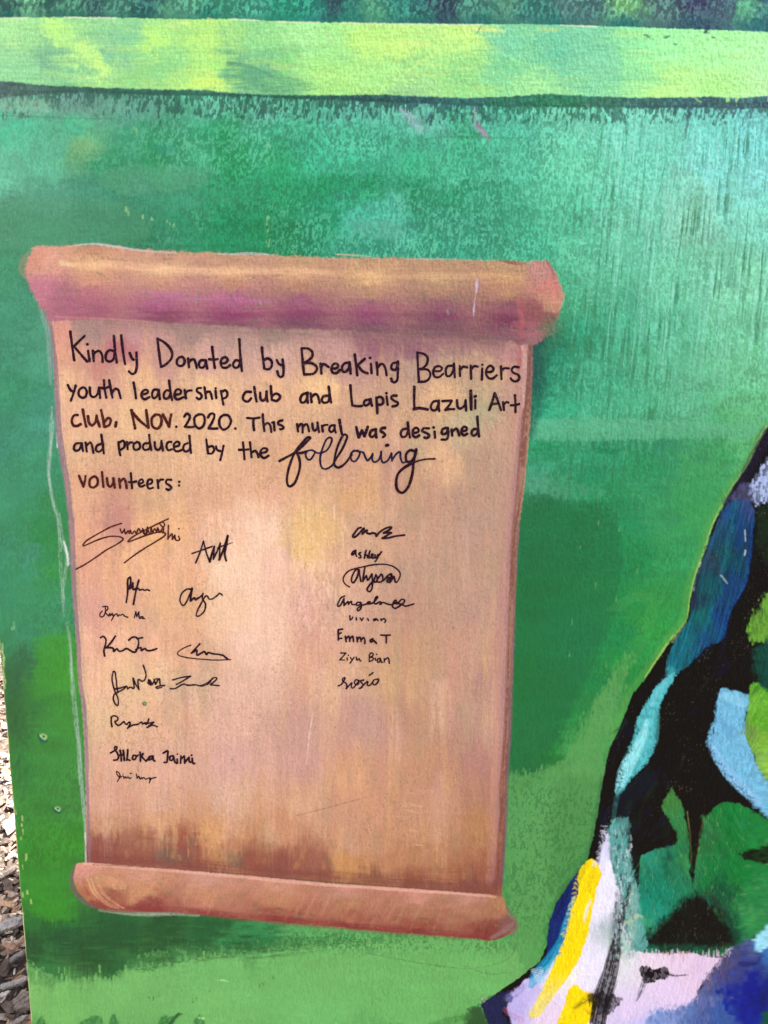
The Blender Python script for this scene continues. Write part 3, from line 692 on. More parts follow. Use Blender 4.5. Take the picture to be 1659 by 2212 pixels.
# upper roll
TROLL = [(70, 540), (78, 533), (130, 531), (200, 530), (260, 533), (300, 538), (420, 545), (560, 550), (700, 556), (850, 557), (950, 560), (1080, 564), (1140, 566), (1176, 563), (1194, 580), (1209, 612), (1219, 642), (1213, 662), (1203, 690), (1180, 726), (1156, 742), (1120, 744), (1100, 738), (900, 724), (700, 712), (560, 708), (400, 700), (250, 692), (115, 692), (100, 680), (82, 652), (66, 625), (54, 588), (58, 565)]
ROLLC = parse('''80,560:222,152,128 100,570:232,166,142 200,545:205,145,115 200,572:240,185,140 200,600:220,155,125 90,620:205,125,140 130,640:182,112,125 200,630:190,115,125 150,665:180,105,125 200,680:170,97,115
350,555:205,150,125 350,583:240,190,145 350,605:215,155,125 350,622:200,140,120 350,640:190,110,142 350,655:182,102,135 350,675:152,78,105 350,690:142,80,97
500,560:200,150,120 500,590:230,175,135 500,615:195,140,110 500,640:182,102,135 500,660:175,97,130 500,680:150,72,105 500,700:138,84,97
650,565:200,155,120 650,590:225,170,130 650,620:190,135,110 650,650:165,97,120 650,675:142,74,102 650,700:132,80,97
800,570:205,155,120 800,600:230,180,130 800,630:195,145,115 800,655:165,102,118 800,680:155,82,110 800,705:128,82,97
950,575:195,145,115 950,600:205,165,125 950,630:185,135,110 950,655:150,97,105 950,680:132,74,97 950,710:132,88,97
1100,580:195,150,115 1100,600:215,160,120 1100,630:195,140,110 1100,660:142,84,100 1100,690:128,64,88 1100,720:142,92,102
1170,590:200,140,130 1190,620:210,130,120 1190,650:205,145,120 1150,680:152,88,92 1180,700:132,98,88 1160,720:160,107,110''')
ROLLC = [(x_, y_, r_b * .97, min(255, g_b * 1.0 + 2), min(255, b_b * 1.02)) for x_, y_, r_b, g_b, b_b in ROLLC]
fr = field(ROLLC, power=4.2, cell=5)
def rollcol(x, y):
    yy = y + (fbm(x / 90, y / 14, 101, 3) - .5) * 9 + (noise(x / 3, y / 12, 102) - .5) * 10
    xx = x + (fbm(x / 40, y / 8, 103, 2) - .5) * 40
    c = fr(xx, yy)
    s = fbm(x / 70, y / 2.8, 104, 3) - .5
    b = fbm(x / 12, y / 8, 105, 3) - .5
    c = c * (1 + 0.13 * s + 0.09 * b + 0.14 * (noise(x / 2.4, y / 2.4, 108) - .5))[..., None]
    gg = fbm(x / 5, y / 4, 106, 2) + 0.4 * (fbm(x / 70, y / 10, 107, 2) - .5)
    c = c + (sst(0.70, 0.80, gg) * 0.4)[..., None] * (paint((120, 128, 95)) - c)
    return np.clip(c, 0, 0.9)
stroke([(56, 600), (48, 586), (52, 562), (62, 548)], [3, 7, 8, 4], (185, 135, 115), op=0.45, soft=4, bristle=0.4)
poly(TROLL, rollcol, soft=3.4, rough=4.6, rs=8, smooth=True, label=3, stretch=.8)
stroke([(150, 532), (200, 527), (240, 531), (300, 541), (380, 546)], [1, 2, 2.6, 2.2, 1], (205, 200, 198), op=0.9, bristle=0.35)
stroke([(470, 549), (520, 549), (545, 548), (590, 551)], [1, 3, 3, 1], (205, 200, 192), op=0.8, bristle=0.6)
stroke([(880, 560), (950, 560), (1060, 563)], [1, 2.2, 1], (190, 210, 195), op=0.6, bristle=0.7)
stroke([(725, 549), (760, 551), (800, 554)], [1, 2, 1], (220, 200, 175), op=0.7, bristle=0.5)
stroke([(130, 570), (250, 573), (350, 582), (470, 586), (600, 585), (720, 590)], [3, 8, 8, 8, 7, 5], (246, 200, 156), op=0.62, soft=5, bristle=0.45)
stroke([(720, 592), (850, 596), (980, 598), (1060, 598)], [5, 6, 6, 3], (232, 186, 140), op=0.5, soft=5, bristle=0.55)
stroke([(110, 650), (250, 652), (420, 656), (640, 662), (900, 664), (1130, 672)], [10, 13, 12, 11, 10, 8], (172, 100, 122), op=0.25, soft=8, bristle=0.4)
stroke([(132, 566), (140, 570), (160, 574)], [5, 5, 3], (245, 215, 170), op=0.7, bristle=0.5)
stroke([(1020, 592), (1060, 594), (1120, 600)], [4, 5, 3], (225, 180, 125), op=0.55, soft=3, bristle=0.7)
stroke([(310, 632), (400, 642), (520, 648), (600, 652)], [5, 8, 7, 3], (200, 122, 165), op=0.5, soft=3, bristle=0.7)
stroke([(330, 676), (480, 682), (620, 678), (780, 678), (1100, 690)], [4, 7, 7, 6, 5], (140, 62, 100), op=0.42, soft=4, bristle=0.6)
stroke([(230, 697), (380, 706), (560, 714), (760, 720), (960, 728), (1090, 738)], [8, 9, 10, 12, 13, 10], (135, 108, 104), op=0.55, soft=7, bristle=0.6)
stroke([(200, 706), (380, 716), (560, 724), (760, 732), (960, 742), (1090, 752)], [8, 10, 11, 12, 12, 8], (172, 132, 124), op=0.45, soft=9, bristle=0.7)
stroke([(118, 684), (160, 686), (250, 690), (330, 694)], [2, 2.2, 2, 1], (205, 140, 135), op=0.7, bristle=0.5)
stroke([(720, 722), (830, 735), (960, 735), (1080, 745)], [6, 13, 13, 8], (134, 86, 100), op=0.42, soft=9, bristle=0.6)
stroke([(1110, 700), (1150, 702), (1170, 700)], [6, 7, 4], (168, 92, 105), op=0.7, bristle=0.6)
stroke([(1105, 716), (1140, 722), (1160, 720)], [6, 7, 4], (172, 105, 112), op=0.6, bristle=0.7)
stroke([(1122, 640), (1126, 690), (1124, 730)], [7, 6, 4], (188, 100, 105), op=0.5, soft=3, bristle=0.6)
stroke([(1080, 562), (1110, 568), (1135, 569)], [2, 4, 1.5], (135, 72, 70), op=0.85, bristle=0.4)
stroke([(1181, 563), (1192, 585), (1198, 602)], [2.5, 3, 1.5], (160, 85, 95), op=0.75, bristle=0.4)
stroke([(1178, 600), (1194, 630), (1196, 655)], [2, 3, 2], (225, 140, 125), op=0.7, bristle=0.5)
stroke([(1212, 630), (1218, 645), (1208, 668)], 2, (195, 190, 160), op=0.6, bristle=0.5)
for k in range(30):
    stroke([(1160 + random.uniform(0, 40), 700 + random.uniform(0, 40)), (1175 + random.uniform(0, 40), 685 + random.uniform(0, 35))], random.uniform(.8, 2.4), random.choice([(95, 120, 92), (60, 130, 95), (150, 110, 95)]), op=0.45, bristle=0.6)
stroke([(1031, 602), (1030, 618), (1029, 630)], [1, 3, 1.6], (205, 185, 210), op=0.95, bristle=0.1)
stroke([(1029, 628), (1025, 655), (1022.5, 682)], [1.2, .9, 1.1], (205, 190, 212), op=0.95, bristle=0.0)
for px, py in ((967, 670), (563, 648), (424, 645)):
    stroke([(px, py), (px + 1, py + 9)], 1.5, (150, 160, 160), op=0.8, bristle=0.2)
for k in range(46):
    px = random.uniform(240, 1130); py = 634 + 0.018 * (px - 300) + random.uniform(-9, 9)
    stroke([(px, py), (px + random.uniform(-1, 4), py + random.uniform(2, 7))], random.uniform(.7, 1.6), (105, 120, 90), op=0.6, bristle=0.4)

# lower roll
BROLL = [(163, 1872), (182, 1863), (268, 1870), (374, 1878), (520, 1891), (672, 1905), (824, 1916), (969, 1926), (1069, 1933), (1088, 1942), (1097, 1972), (1115, 1998), (1097, 2021), (1062, 2031), (1029, 2029), (936, 2020), (804, 2010), (672, 1998), (540, 1986), (460, 1978), (374, 1970), (308, 1969), (229, 1965), (196, 1952), (168, 1926), (159, 1899)]
BROLLC = parse('''180,1880:225,160,140 300,1890:220,160,135 200,1920:220,165,120 300,1920:215,155,115 230,1950:172,98,82 320,1960:155,78,72 180,1930:190,120,90
450,1900:215,160,140 450,1930:205,145,110 450,1955:200,135,110 450,1975:148,70,68 600,1910:215,155,130 600,1945:200,140,105 600,1970:170,97,82 600,1985:142,64,63
750,1925:210,150,130 750,1955:190,135,100 750,1980:175,105,85 750,2000:145,68,64 900,1935:215,150,130 900,1965:185,130,100 900,1990:165,97,77 900,2010:142,64,58
1020,1940:200,145,125 1020,1975:185,130,100 1020,2000:160,92,77 1050,2020:142,68,58 1075,1960:185,130,95 1100,2000:145,97,92 1080,2015:140,73,63''')
BROLLC = [(x_, y_, r_b * .95, g_b * .95, b_b * .95) for x_, y_, r_b, g_b, b_b in BROLLC]
fbr = field(BROLLC, power=4.2, cell=5)
def brollcol(x, y):
    k = x * 0.5 - y
    yy = y + (fbm(k / 14, (x + y) / 60, 111, 3) - .5) * 22 + (noise(x / 50, y / 6, 112) - .5) * 10
    c = fbr(x + (fbm(x / 30, y / 30, 113, 2) - .5) * 40, yy)
    s = fbm((x + .9 * y) / 5, (y - .9 * x) / 60, 114, 3) - .5
    b = fbm(x / 24, y / 12, 115, 3) - .5
    c = c * (1 + 0.20 * s + 0.24 * b)[..., None]
    gg = fbm(x / 7, y / 4, 116, 2) + 0.5 * (fbm(x / 60, y / 20, 117, 2) - .5)
    c = c + (sst(0.68, 0.82, gg) * 0.35)[..., None] * (paint((140, 135, 92)) - c)
    return np.clip(c, 0, 0.9)
stroke([(163, 1868), (154, 1895), (160, 1925), (185, 1950), (205, 1960)], [2, 4, 5, 5, 3], (112, 95, 92), op=0.85, soft=1.5, bristle=0.2)
stroke([(215, 1966), (300, 1974), (380, 1974), (430, 1978)], [3, 5, 3.5, 2], (165, 185, 160), op=0.75, soft=2, bristle=0.5)
stroke([(1080, 1938), (1097, 1965), (1116, 1997), (1106, 2016)], [3, 4, 5, 6], (120, 105, 92), op=0.8, soft=2.5, bristle=0.3)
poly(BROLL, brollcol, soft=1.4, rough=2.6, rs=8, smooth=True, label=4, stretch=.8)
stroke([(180, 1866), (268, 1873), (374, 1881), (520, 1894), (672, 1908), (824, 1919), (969, 1929), (1069, 1937)], [2, 3, 3, 3.5, 4, 4, 3, 2], (235, 182, 160), op=0.75, soft=1.6, bristle=0.3)
stroke([(200, 1868), (374, 1876), (520, 1888), (672, 1902), (824, 1913), (969, 1923), (1060, 1930)], 1.2, (105, 80, 72), op=0.65, soft=1, bristle=0.3)
stroke([(620, 1897), (720, 1907), (800, 1912)], [1, 2.4, 1], (80, 82, 66), op=0.6)
stroke([(196, 1948), (230, 1960), (310, 1965), (400, 1967), (540, 1982), (672, 1994), (804, 2005), (936, 2015), (1060, 2026)], [6, 8, 7, 7, 8, 8.5, 8.5, 8.5, 6], (138, 60, 60), op=0.78, soft=4, bristle=0.4)
for k in range(14):                                                # swirl of bristle marks at the left end
    t = k / 13
    stroke([(176 + 34 * t, 1898 - 4 * t), (190 + 36 * t, 1930), (214 + 40 * t, 1950 + 3 * t), (236 + 34 * t, 1962)], 1.1, random.choice([(232, 182, 135), (180, 105, 88), (225, 165, 130), (160, 82, 75)]), op=0.5, bristle=0.4, soft=1.2)
for k in range(9):
    stroke([(232 + k * 4, 1893 + k), (240 + k * 4, 1904 + k), (246 + k * 3, 1920)], 1.0, (240, 190, 140), op=0.5, bristle=0.3)
for k in range(60):
    px = random.uniform(300, 1050); base = 1868 + .078 * (px - 160)
    stroke([(px + 22, base + random.uniform(16, 34)), (px, base + random.uniform(50, 84))], random.uniform(1.5, 5), random.choice([(208, 150, 115), (190, 130, 95), (215, 162, 128), (176, 116, 92), (165, 135, 95)]), op=0.2, bristle=0.7, soft=3)
stroke([(1062, 2026), (1095, 2006), (1108, 1994)], [4, 6, 4], (150, 115, 112), op=0.75, soft=2, bristle=0.4)

# pencil lines of the first drawing
stroke([(790, 2058), (860, 2072), (940, 2085), (1020, 2092), (1090, 2076), (1112, 2050), (1118, 2020)], .8, (70, 115, 66), op=0.75, bristle=0.5)
stroke([(1000, 2086), (1055, 2104), (1100, 2100)], .8, (70, 115, 66), op=0.65, bristle=0.5)
stroke([(1050, 2096), (1054, 2112)], .8, (70, 115, 66), op=0.65, bristle=0.5)
for px, py in ((322, 2154), (331, 2153), (342, 2150), (416, 2158), (424, 2156), (440, 2160), (452, 2140), (560, 2126), (568, 2124), (590, 2110)):
    stroke([(px, py), (px + random.uniform(-1, 3), py + random.uniform(2, 8))], random.uniform(.9, 1.7), (50, 125, 65), op=0.85, bristle=0.2)
stroke([(468, 2118), (482, 2117), (496, 2121)], [1, 2, 1], (165, 225, 155), op=0.8)
stroke([(430, 2199), (440, 2200)], 2, (185, 230, 165), op=0.8)

# ------------------------------------------------------------------ the painted creature on the right
def A(s): return [(1097.2 + .3386 * a, 877.8 + .3386 * b) for a, b in parse(s)]
def B(s): return [(1015 + .3882 * a, 1536 + .3882 * b) for a, b in parse(s)]
UP = A('1659,130 1600,230 1530,380 1440,510 1380,620 1310,760 1255,930 1200,1080 1165,1230 1140,1370 1040,1490 960,1610 880,1730 800,1830 750,1950 690,2100')
LOWO = B('865,0 780,200 740,370 720,520 690,680 650,840 560,950 480,1070 440,1180 430,1300 390,1390 290,1470 180,1550 60,1630 100,1741')
OUT = [(1830, 742), (1760, 790)] + UP + LOWO[1:] + [(1090, 2290), (1180, 2380), (1320, 2450), (1520, 2500), (1830, 2520)]
stroke([(x_ - 7, y_) for x_, y_ in UP], 9, (88, 165, 70), op=0.55, soft=6, bristle=0.4)
stroke([(x_ - 3, y_) for x_, y_ in LOWO[2:8]], 4, (40, 100, 50), op=0.6, soft=4, bristle=0.4)
poly(OUT, (4, 6, 14), soft=1.4, rough=2.4, rs=6, smooth=False, label=5)
EDG = UP[:13]
stroke([(x_ - 2, y_ - 1) for x_, y_ in EDG], [3, 3.5, 3, 3, 3, 2.5, 2.5, 2, 1.5, 2, 3, 2.5, 1.5], (168, 200, 100), op=0.75, soft=1.2, bristle=0.85)
stroke(A('1190,1170 1215,1080 1235,1000'), 3, (220, 215, 190), op=0.7, bristle=0.7)
stroke(A('1090,1440 1130,1380 1050,1500'), 3.5, (150, 180, 110), op=0.6, bristle=0.7)
# violet dark shoulder and pale patch at the top
stroke(A('1659,170 1600,280 1540,390 1470,520 1400,620'), [14, 13, 12, 11, 9], (30, 24, 46), op=0.9, soft=4, bristle=0.35)
poly(A('1800,120 1659,330 1600,420 1545,530 1570,620 1659,610 1800,500'), (176, 194, 238), soft=3.5, rough=9, op=.95, dry=0.8)
poly(A('1400,600 1480,500 1545,500 1570,600 1500,640'), (82, 84, 122), soft=9, rough=14, op=0.75, dry=0.4)
poly(A('1570,690 1659,600 1760,560 1760,1100 1600,900'), (26, 48, 30), soft=8, rough=20, op=0.7, dry=0.75)
# blue limb
BLUE = field([(1097.2 + .3386 * a, 877.8 + .3386 * b, r, g_, b_) for a, b, r, g_, b_ in parse('1450,700:32,92,152 1350,800:38,96,132 1400,950:15,108,122 1500,900:25,86,132 1300,1000:45,88,112 1290,1150:14,104,112 1430,1150:12,84,142 1350,1350:6,84,150 1230,1350:8,118,118 1150,1480:8,126,142 1250,1500:8,92,140 1080,1620:22,130,150 1200,1250:34,74,92 1010,1720:70,182,190 1540,650:60,90,150 1550,850:24,70,130')], cell=4)
def bluecol(x, y):
    c = BLUE(x + (fbm(x / 8, y / 25, 121, 3) - .5) * 30, y + (fbm(x / 8, y / 25, 122, 3) - .5) * 30)
    s = fbm((x + .25 * y) / 3.2, y / 40, 123, 3) - .5
    return np.clip(c * (.60 + .95 * s)[..., None], 0.002, .9)
poly(A('1400,620 1530,600 1575,700 1562,800 1542,1000 1512,1150 1422,1300 1372,1480 1262,1540 1130,1670 1010,1720 1035,1560 1105,1430 1160,1330 1185,1150 1250,950 1320,780'), bluecol, soft=2, rough=4, label=6)
stroke(A('1560,720 1556,840 1540,1000 1510,1140 1420,1300 1375,1460'), 2, (20, 88, 168), op=0.7, bristle=0.5)
for s in ('1512,790 1515,860', '1515,920 1510,950', '1360,1080 1400,1130'):
    stroke(A(s), 1.4, (190, 220, 215), op=0.8, bristle=0.3)
stroke(A('1220,1080 1200,1180 1180,1290'), [3, 4, 3], (40, 30, 60), op=0.6, soft=3)
# aqua stripe
poly(A('1072,1690 1030,1790 985,1860 962,1950 935,2110') + B('1035,180 1000,270 930,350 880,400 830,470 808,440 830,340 880,220 915,120') + A('800,2100 835,1980 900,1860 970,1760'), (88, 196, 202), soft=2, rough=4.5, rs=4, op=1, dry=0.28, label=7)
stroke(B('985,60 960,150 900,260 860,350 825,440'), [6, 9, 14, 13, 5], (160, 238, 244), op=0.85, soft=4, bristle=0.5)
stroke(B('1040,20 1030,150 1000,240'), [5, 7, 5], (78, 172, 176), op=0.75, soft=3, bristle=0.4)
stroke(A('1010,1740 960,1820 920,1900'), [4, 6, 6], (120, 205, 215), op=0.6, soft=3)
# inside of the face: greens
FACE = [(1015 + .3882 * a, 1536 + .3882 * b, r, g_, b_) for a, b, r, g_, b_ in parse('1450,560:22,125,58 1450,700:20,120,52 1620,700:28,128,60 1500,900:16,124,56 1100,850:20,112,82 1050,1000:12,130,102 1000,1100:22,145,120 960,1200:60,160,120 1150,900:34,122,90 1200,850:48,132,76 1120,500:62,130,62 1170,620:52,130,72 1550,1150:46,140,76 1400,1000:12,84,56 1000,820:40,140,110 1350,900:18,120,60 1320,700:40,110,60 1600,1000:40,135,70 1450,1200:20,90,60 1100,1280:10,80,50 950,1300:30,130,100')]
ff = field(FACE, cell=4)
def facecol(x, y):
    c = ff(x + (fbm(x / 12, y / 12, 131, 3) - .5) * 40, y + (fbm(x / 8, y / 16, 132, 3) - .5) * 40)
    s = fbm((x - .5 * y) / 4, (y + .5 * x) / 30, 133, 3) - .5
    s2 = fbm(x / 3, y / 14, 134, 2)
    c = c * (1 + .6 * s)[..., None]
    c = c + (sst(.72, .82, s2) * .3)[..., None] * (paint((120, 165, 95)) - c)
    return np.clip(c, 0, .9)
poly(B('1118,425 1180,520 1200,600 1225,680 1240,760 1270,690 1300,600 1400,505 1500,512 1620,585 1800,700 1800,1130 1659,1200 1480,1340 1380,1365 900,1345 930,1130 940,960 950,800 1040,765 1140,742 1152,690 1100,600 1060,540'), facecol, soft=2, rough=4, smooth=False, label=8)
poly(B('1195,470 1325,470 1310,590 1285,700 1262,820 1250,900 1238,985 1226,900 1218,760 1205,600'), (5, 9, 14), soft=2, rough=4, dry=0.12)
stroke(B('1210,560 1225,700 1232,850'), 1.4, (150, 150, 90), op=0.5, bristle=0.8)
stroke(B('1302,590 1275,720 1262,850'), 1.4, (150, 150, 90), op=0.45, bristle=0.8)
poly(B('1120,1130 1200,1040 1310,1010 1420,1110 1500,1270 1430,1330 1180,1340 950,1320 960,1250 1040,1190'), (6, 52, 42), soft=10, rough=16, op=0.85, dry=0.25)
poly(B('1180,1070 1240,1040 1310,1050 1390,1120 1465,1270 1400,1305 1200,1300 1010,1300 980,1280 1050,1210'), (6, 8, 13), soft=6, rough=8, dry=0.12, label=9)
poly(B('1280,1030 1350,1020 1430,1090 1400,1130'), (44, 38, 42), soft=8, rough=14, op=0.35, dry=0.6)
for a in range(14):
    px, py = random.uniform(1120, 1450), random.uniform(1050, 1300)
    stroke(B('%f,%f %f,%f' % (px, py, px + 1, py + random.uniform(8, 30))), .6, (120, 115, 90), op=0.3, bristle=0.4)
poly(B('1495,795 1560,775 1659,742 1800,720 1800,880 1659,852 1560,835'), (10, 26, 18), soft=3, rough=6, dry=0.15)
poly(B('890,585 1000,560 1060,535 1100,600 1152,690 1140,740 1040,762 940,790 905,780'), (6, 9, 14), soft=3, rough=6, label=None)
# pale blue and lime cheek
poly(A('1340,1830 1400,1805 1560,1850 1659,1900 1659,2110') + B('1540,0 1545,150 1600,300 1659,400 1800,520 1800,700 1659,590 1560,505 1450,400 1370,290 1318,170 1355,60') + A('1310,2090'), (118, 192, 228), soft=2.5, rough=5, dry=0.22)
stroke(B('1340,190 1400,290 1480,390 1600,500'), [6, 9, 10, 9], (150, 205, 248), op=0.8, soft=4, bristle=0.4)
stroke(A('1380,1850 1450,1870 1500,1900'), [8, 10, 8], (150, 215, 238), op=0.7, soft=4, bristle=0.4)
stroke(A('1340,1980 1400,2060 1420,2106'), [6, 10, 10], (95, 160, 205), op=0.6, soft=5, bristle=0.5)
LIME = field([(1015 + .3882 * a, 1536 + .3882 * b, r, g_, b_) for a, b, r, g_, b_ in parse('1560,-60:112,182,60 1620,60:95,170,45 1560,120:110,150,70 1640,200:128,188,62 1600,250:120,170,80 1659,330:140,195,70 1640,-150:85,165,45 1659,420:100,150,90')], cell=4)
poly(A('1545,1780 1610,1765 1700,1860 1800,2000 1800,2500') + B('1659,410 1600,290 1535,140 1525,60') + A('1490,2090 1530,1930'), lambda x, y: np.clip(LIME(x + (fbm(x / 9, y / 9, 141, 2) - .5) * 40, y) * (1 + .6 * (fbm((x + .6 * y) / 3.5, (y - .6 * x) / 40, 142, 3) - .5))[..., None], 0, .9), soft=2.5, rough=5)
poly(A('1525,1390 1590,1290 1659,1190 1780,1150 1780,1500 1620,1500 1550,1500'), (105, 165, 58), soft=5, rough=12, dry=0.45)
poly(A('1570,1590 1640,1500 1760,1500 1760,1850 1600,1760'), (12, 72, 60), soft=8, rough=14, dry=0.3)
# lower left: teal shadow, white fur, blue and yellow stripes
poly(B('800,490 880,420 930,380 990,300 1010,380 900,560 860,630 800,620'), (14, 24, 34), soft=6, rough=9, op=0.9, dry=0.15)
stroke(B('830,430 810,520 800,600'), [5, 5, 4], (70, 140, 140), op=0.6, bristle=0.7)
TEAL = B('770,640 880,600 890,800 935,960 950,1130 990,1300 900,1345 850,1100 790,850')
poly(TEAL, (98, 168, 162), soft=3, rough=7, rs=4, dry=0.35)
WHITE = B('768,670 735,760 700,850 690,980 640,1080 560,1250 430,1430 300,1500 195,1600 215,1660 240,1800 1120,1800 1250,1600 1310,1480 1400,1375 1200,1345 1100,1352 900,1335 850,1150 830,1000 790,850')
WCOL = field([(1015 + .3882 * a, 1536 + .3882 * b, r, g_, b_) for a, b, r, g_, b_ in parse('760,720:205,205,235 750,900:238,238,255 730,1100:238,236,255 820,1200:170,185,190 860,1280:170,205,190 700,1400:238,235,255 600,1550:235,230,255 560,1500:245,240,235 850,1420:225,225,235 1000,1400:232,215,232 1200,1420:228,205,228 1100,1550:228,208,240 900,1650:225,208,240 300,1560:200,190,238 250,1620:190,180,235 450,1700:235,215,240 950,1740:200,195,240 1250,1450:225,200,230')], cell=4)
def whitecol(x, y):
    c = WCOL(x + (fbm(x / 8, y / 14, 151, 2) - .5) * 20, y + (fbm(x / 6, y / 20, 152, 2) - .5) * 26)
    s = fbm((x + .35 * y) / 3.2, y / 36, 153, 2) - .5
    return np.clip(c * (1 + .16 * s)[..., None], 0, .88)
poly(WHITE, whitecol, soft=2.5, rough=5, smooth=False, label=10)
poly(B('775,640 850,620 880,780 880,930 850,1010 800,900'), (92, 165, 160), soft=6, rough=10, op=0.85, dry=0.35)
stroke(B('748,560 735,650 720,760 715,850'), [10, 9, 6, 3], (22, 24, 40), op=0.85, soft=4, bristle=0.75)
stroke(B('770,700 745,800 735,900'), [3, 6, 8], (225, 225, 255), op=0.75, soft=3, bristle=0.6)
stroke(B('900,760 925,840 940,960'), [4, 8, 3], (16, 32, 26), op=0.8, soft=3, bristle=0.6)
stroke(B('905,980 900,1100 890,1250 870,1340'), [7, 14, 16, 8], (150, 195, 180), op=0.6, soft=6, bristle=0.5)
stroke(B('880,1180 930,1140 960,1145'), [6, 5, 2], (190, 215, 175), op=0.6, bristle=0.5)
stroke(B('850,1370 880,1410 900,1420'), [6, 5, 3], (195, 220, 170), op=0.5, bristle=0.5)
poly(B('590,915 640,890 620,980 570,1080 520,1190 475,1290 430,1365 432,1280 445,1180 485,1075 540,985'), (10, 42, 112), soft=2, rough=4, label=None, dry=0.1)
stroke(B('560,960 520,1060 470,1160'), [4, 5, 4], (12, 22, 70), op=0.6, soft=3)
stroke(B('580,1040 545,1150 500,1290 440,1390 370,1480 340,1530'), [4, 7, 8, 11, 12, 5], (22, 150, 200), op=0.92, soft=3, bristle=0.35)
stroke(B('500,1300 450,1400 400,1440'), [3, 4, 5], (80, 205, 225), op=0.6, soft=3, bristle=0.6)
stroke(B('330,1530 370,1490 420,1500'), [5, 8, 4], (130, 200, 232), op=0.7, soft=4, bristle=0.7)
for k in range(12):
    stroke(B('%f,%f %f,%f' % (340 + k * 5, 1440 + k * 9, 400 + k * 3, 1425 + k * 10)), .8, (220, 240, 252), op=0.6, bristle=0.4)
YEL = B('650,838 690,830 733,900 705,990 672,1150 650,1265 600,1390 530,1505 450,1605 375,1705 325,1690 400,1555 470,1400 530,1250 562,1120 605,1000 600,915')
def yelcol(x, y):
    t = sst(2090, 2190, y)
    s = fbm((x + .4 * y) / 3, y / 40, 161, 2) - .5
    c = paint((255, 226, 2)) * (1 - t)[..., None] + paint((240, 226, 130)) * t[..., None]
    return np.clip(c * (1 + .14 * s)[..., None], 0, .9)
poly(YEL, yelcol, soft=2, rough=3.5, label=11)
stroke(B('672,1050 650,1110 635,1170'), [2, 4, 2], (240, 236, 225), op=0.8, soft=2, bristle=0.5)
stroke(B('680,930 665,980 668,1010'), [3, 4, 2], (190, 160, 20), op=0.6, soft=3)
stroke(B('655,850 610,930'), [5, 5], (120, 120, 30), op=0.5, soft=4, bristle=0.7)
poly(B('565,1525 650,1560 705,1600 690,1690 650,1741 620,1800 470,1800 490,1720 525,1640'), (255, 226, 6), soft=2.5, rough=6, label=11)
stroke(B('580,1650 640,1610 700,1570'), [4, 7, 8], (96, 70, 14), op=0.75, soft=4, bristle=0.7)
stroke(B('640,1660 690,1690 720,1700'), [3, 6, 4], (140, 60, 40), op=0.6, soft=3, bristle=0.6)
stroke(B('892,958 870,1050 850,1130 820,1250 795,1390 770,1500 735,1620 715,1720'), [2, 4, 6, 9, 15, 19, 22, 20], (10, 9, 16), op=0.97, soft=2.5, bristle=0.25)
stroke(B('830,1030 815,1200 795,1330'), [6, 11, 10], (60, 66, 76), op=0.5, soft=5, bristle=0.85)
poly(B('660,1580 720,1560 790,1580 850,1590 820,1640 770,1690 690,1660'), (20, 18, 24), soft=3, rough=9, op=0.9, dry=0.25)
poly(B('942,1440 985,1412 1012,1430 1098,1432 1100,1482 1050,1492 1010,1512 962,1500'), (14, 12, 20), soft=2, rough=6, dry=0.15)
stroke(B('1090,1455 1140,1472 1215,1468'), [5, 3, 1], (20, 18, 28), op=0.85, bristle=0.75)
stroke(B('975,1490 955,1550 928,1610'), [7, 6, 2], (70, 64, 80), op=0.8, soft=2.5, bristle=0.7)
# blue and violet lower right
BLU2 = field([(1015 + .3882 * a, 1536 + .3882 * b, r, g_, b_) for a, b, r, g_, b_ in parse('1420,1400:84,80,122 1500,1350:70,75,130 1560,1300:78,88,140 1600,1400:40,60,130 1560,1520:4,34,142 1620,1600:10,30,110 1480,1450:60,70,140 1350,1560:74,92,150 1300,1600:98,112,172 1200,1670:95,125,185 1060,1690:120,150,210 1400,1680:60,95,165 1450,1620:10,40,150 1560,1700:10,40,150 1640,1350:60,120,190 1300,1500:110,100,140')], cell=4)
poly(B('1395,1385 1470,1305 1560,1270 1620,1290 1800,1300 1800,1900 1050,1800 1000,1690 1010,1660 1100,1650 1180,1640 1260,1590 1310,1480'), lambda x, y: np.clip(BLU2(x + (fbm(x / 14, y / 14, 171, 3) - .5) * 60, y + (fbm(x / 10, y / 16, 172, 3) - .5) * 60) * (1 + .5 * (fbm((x - .3 * y) / 4, y / 30, 173, 3) - .5))[..., None], 0, .9), soft=5, rough=10, op=0.97, dry=0.15)
stroke(B('1500,1405 1540,1410 1580,1405'), [4, 6, 3], (10, 22, 100), op=0.9, bristle=0.4)
stroke(B('1580,1480 1560,1560 1550,1680'), [13, 22, 22], (2, 28, 140), op=0.8, soft=6, bristle=0.5)
stroke(B('1470,1540 1460,1590 1490,1630'), [8, 10, 6], (4, 30, 140), op=0.7, soft=5, bristle=0.5)
poly(B('1580,1275 1659,1195 1780,1130 1780,1330 1659,1320 1600,1340'), (160, 228, 248), soft=3, rough=6, dry=0.2)
poly(B('1630,1690 1659,1670 1720,1670 1720,1800 1640,1800'), (12, 84, 44), soft=4, rough=6)
for px in (1075, 1100, 1125, 1170, 1185, 1210):
    stroke(B('%f,1345 %f,%f' % (px, px + 2, random.uniform(1370, 1400))), [2.4, 1.2], (205, 165, 165), op=0.7, bristle=0.4)
for a in range(40):
    px = random.uniform(900, 1400)
    stroke(B('%f,1360 %f,%f' % (px, px, random.uniform(1320, 1350))), [1.8, .8], (225, 205, 225), op=0.6, bristle=0.4)
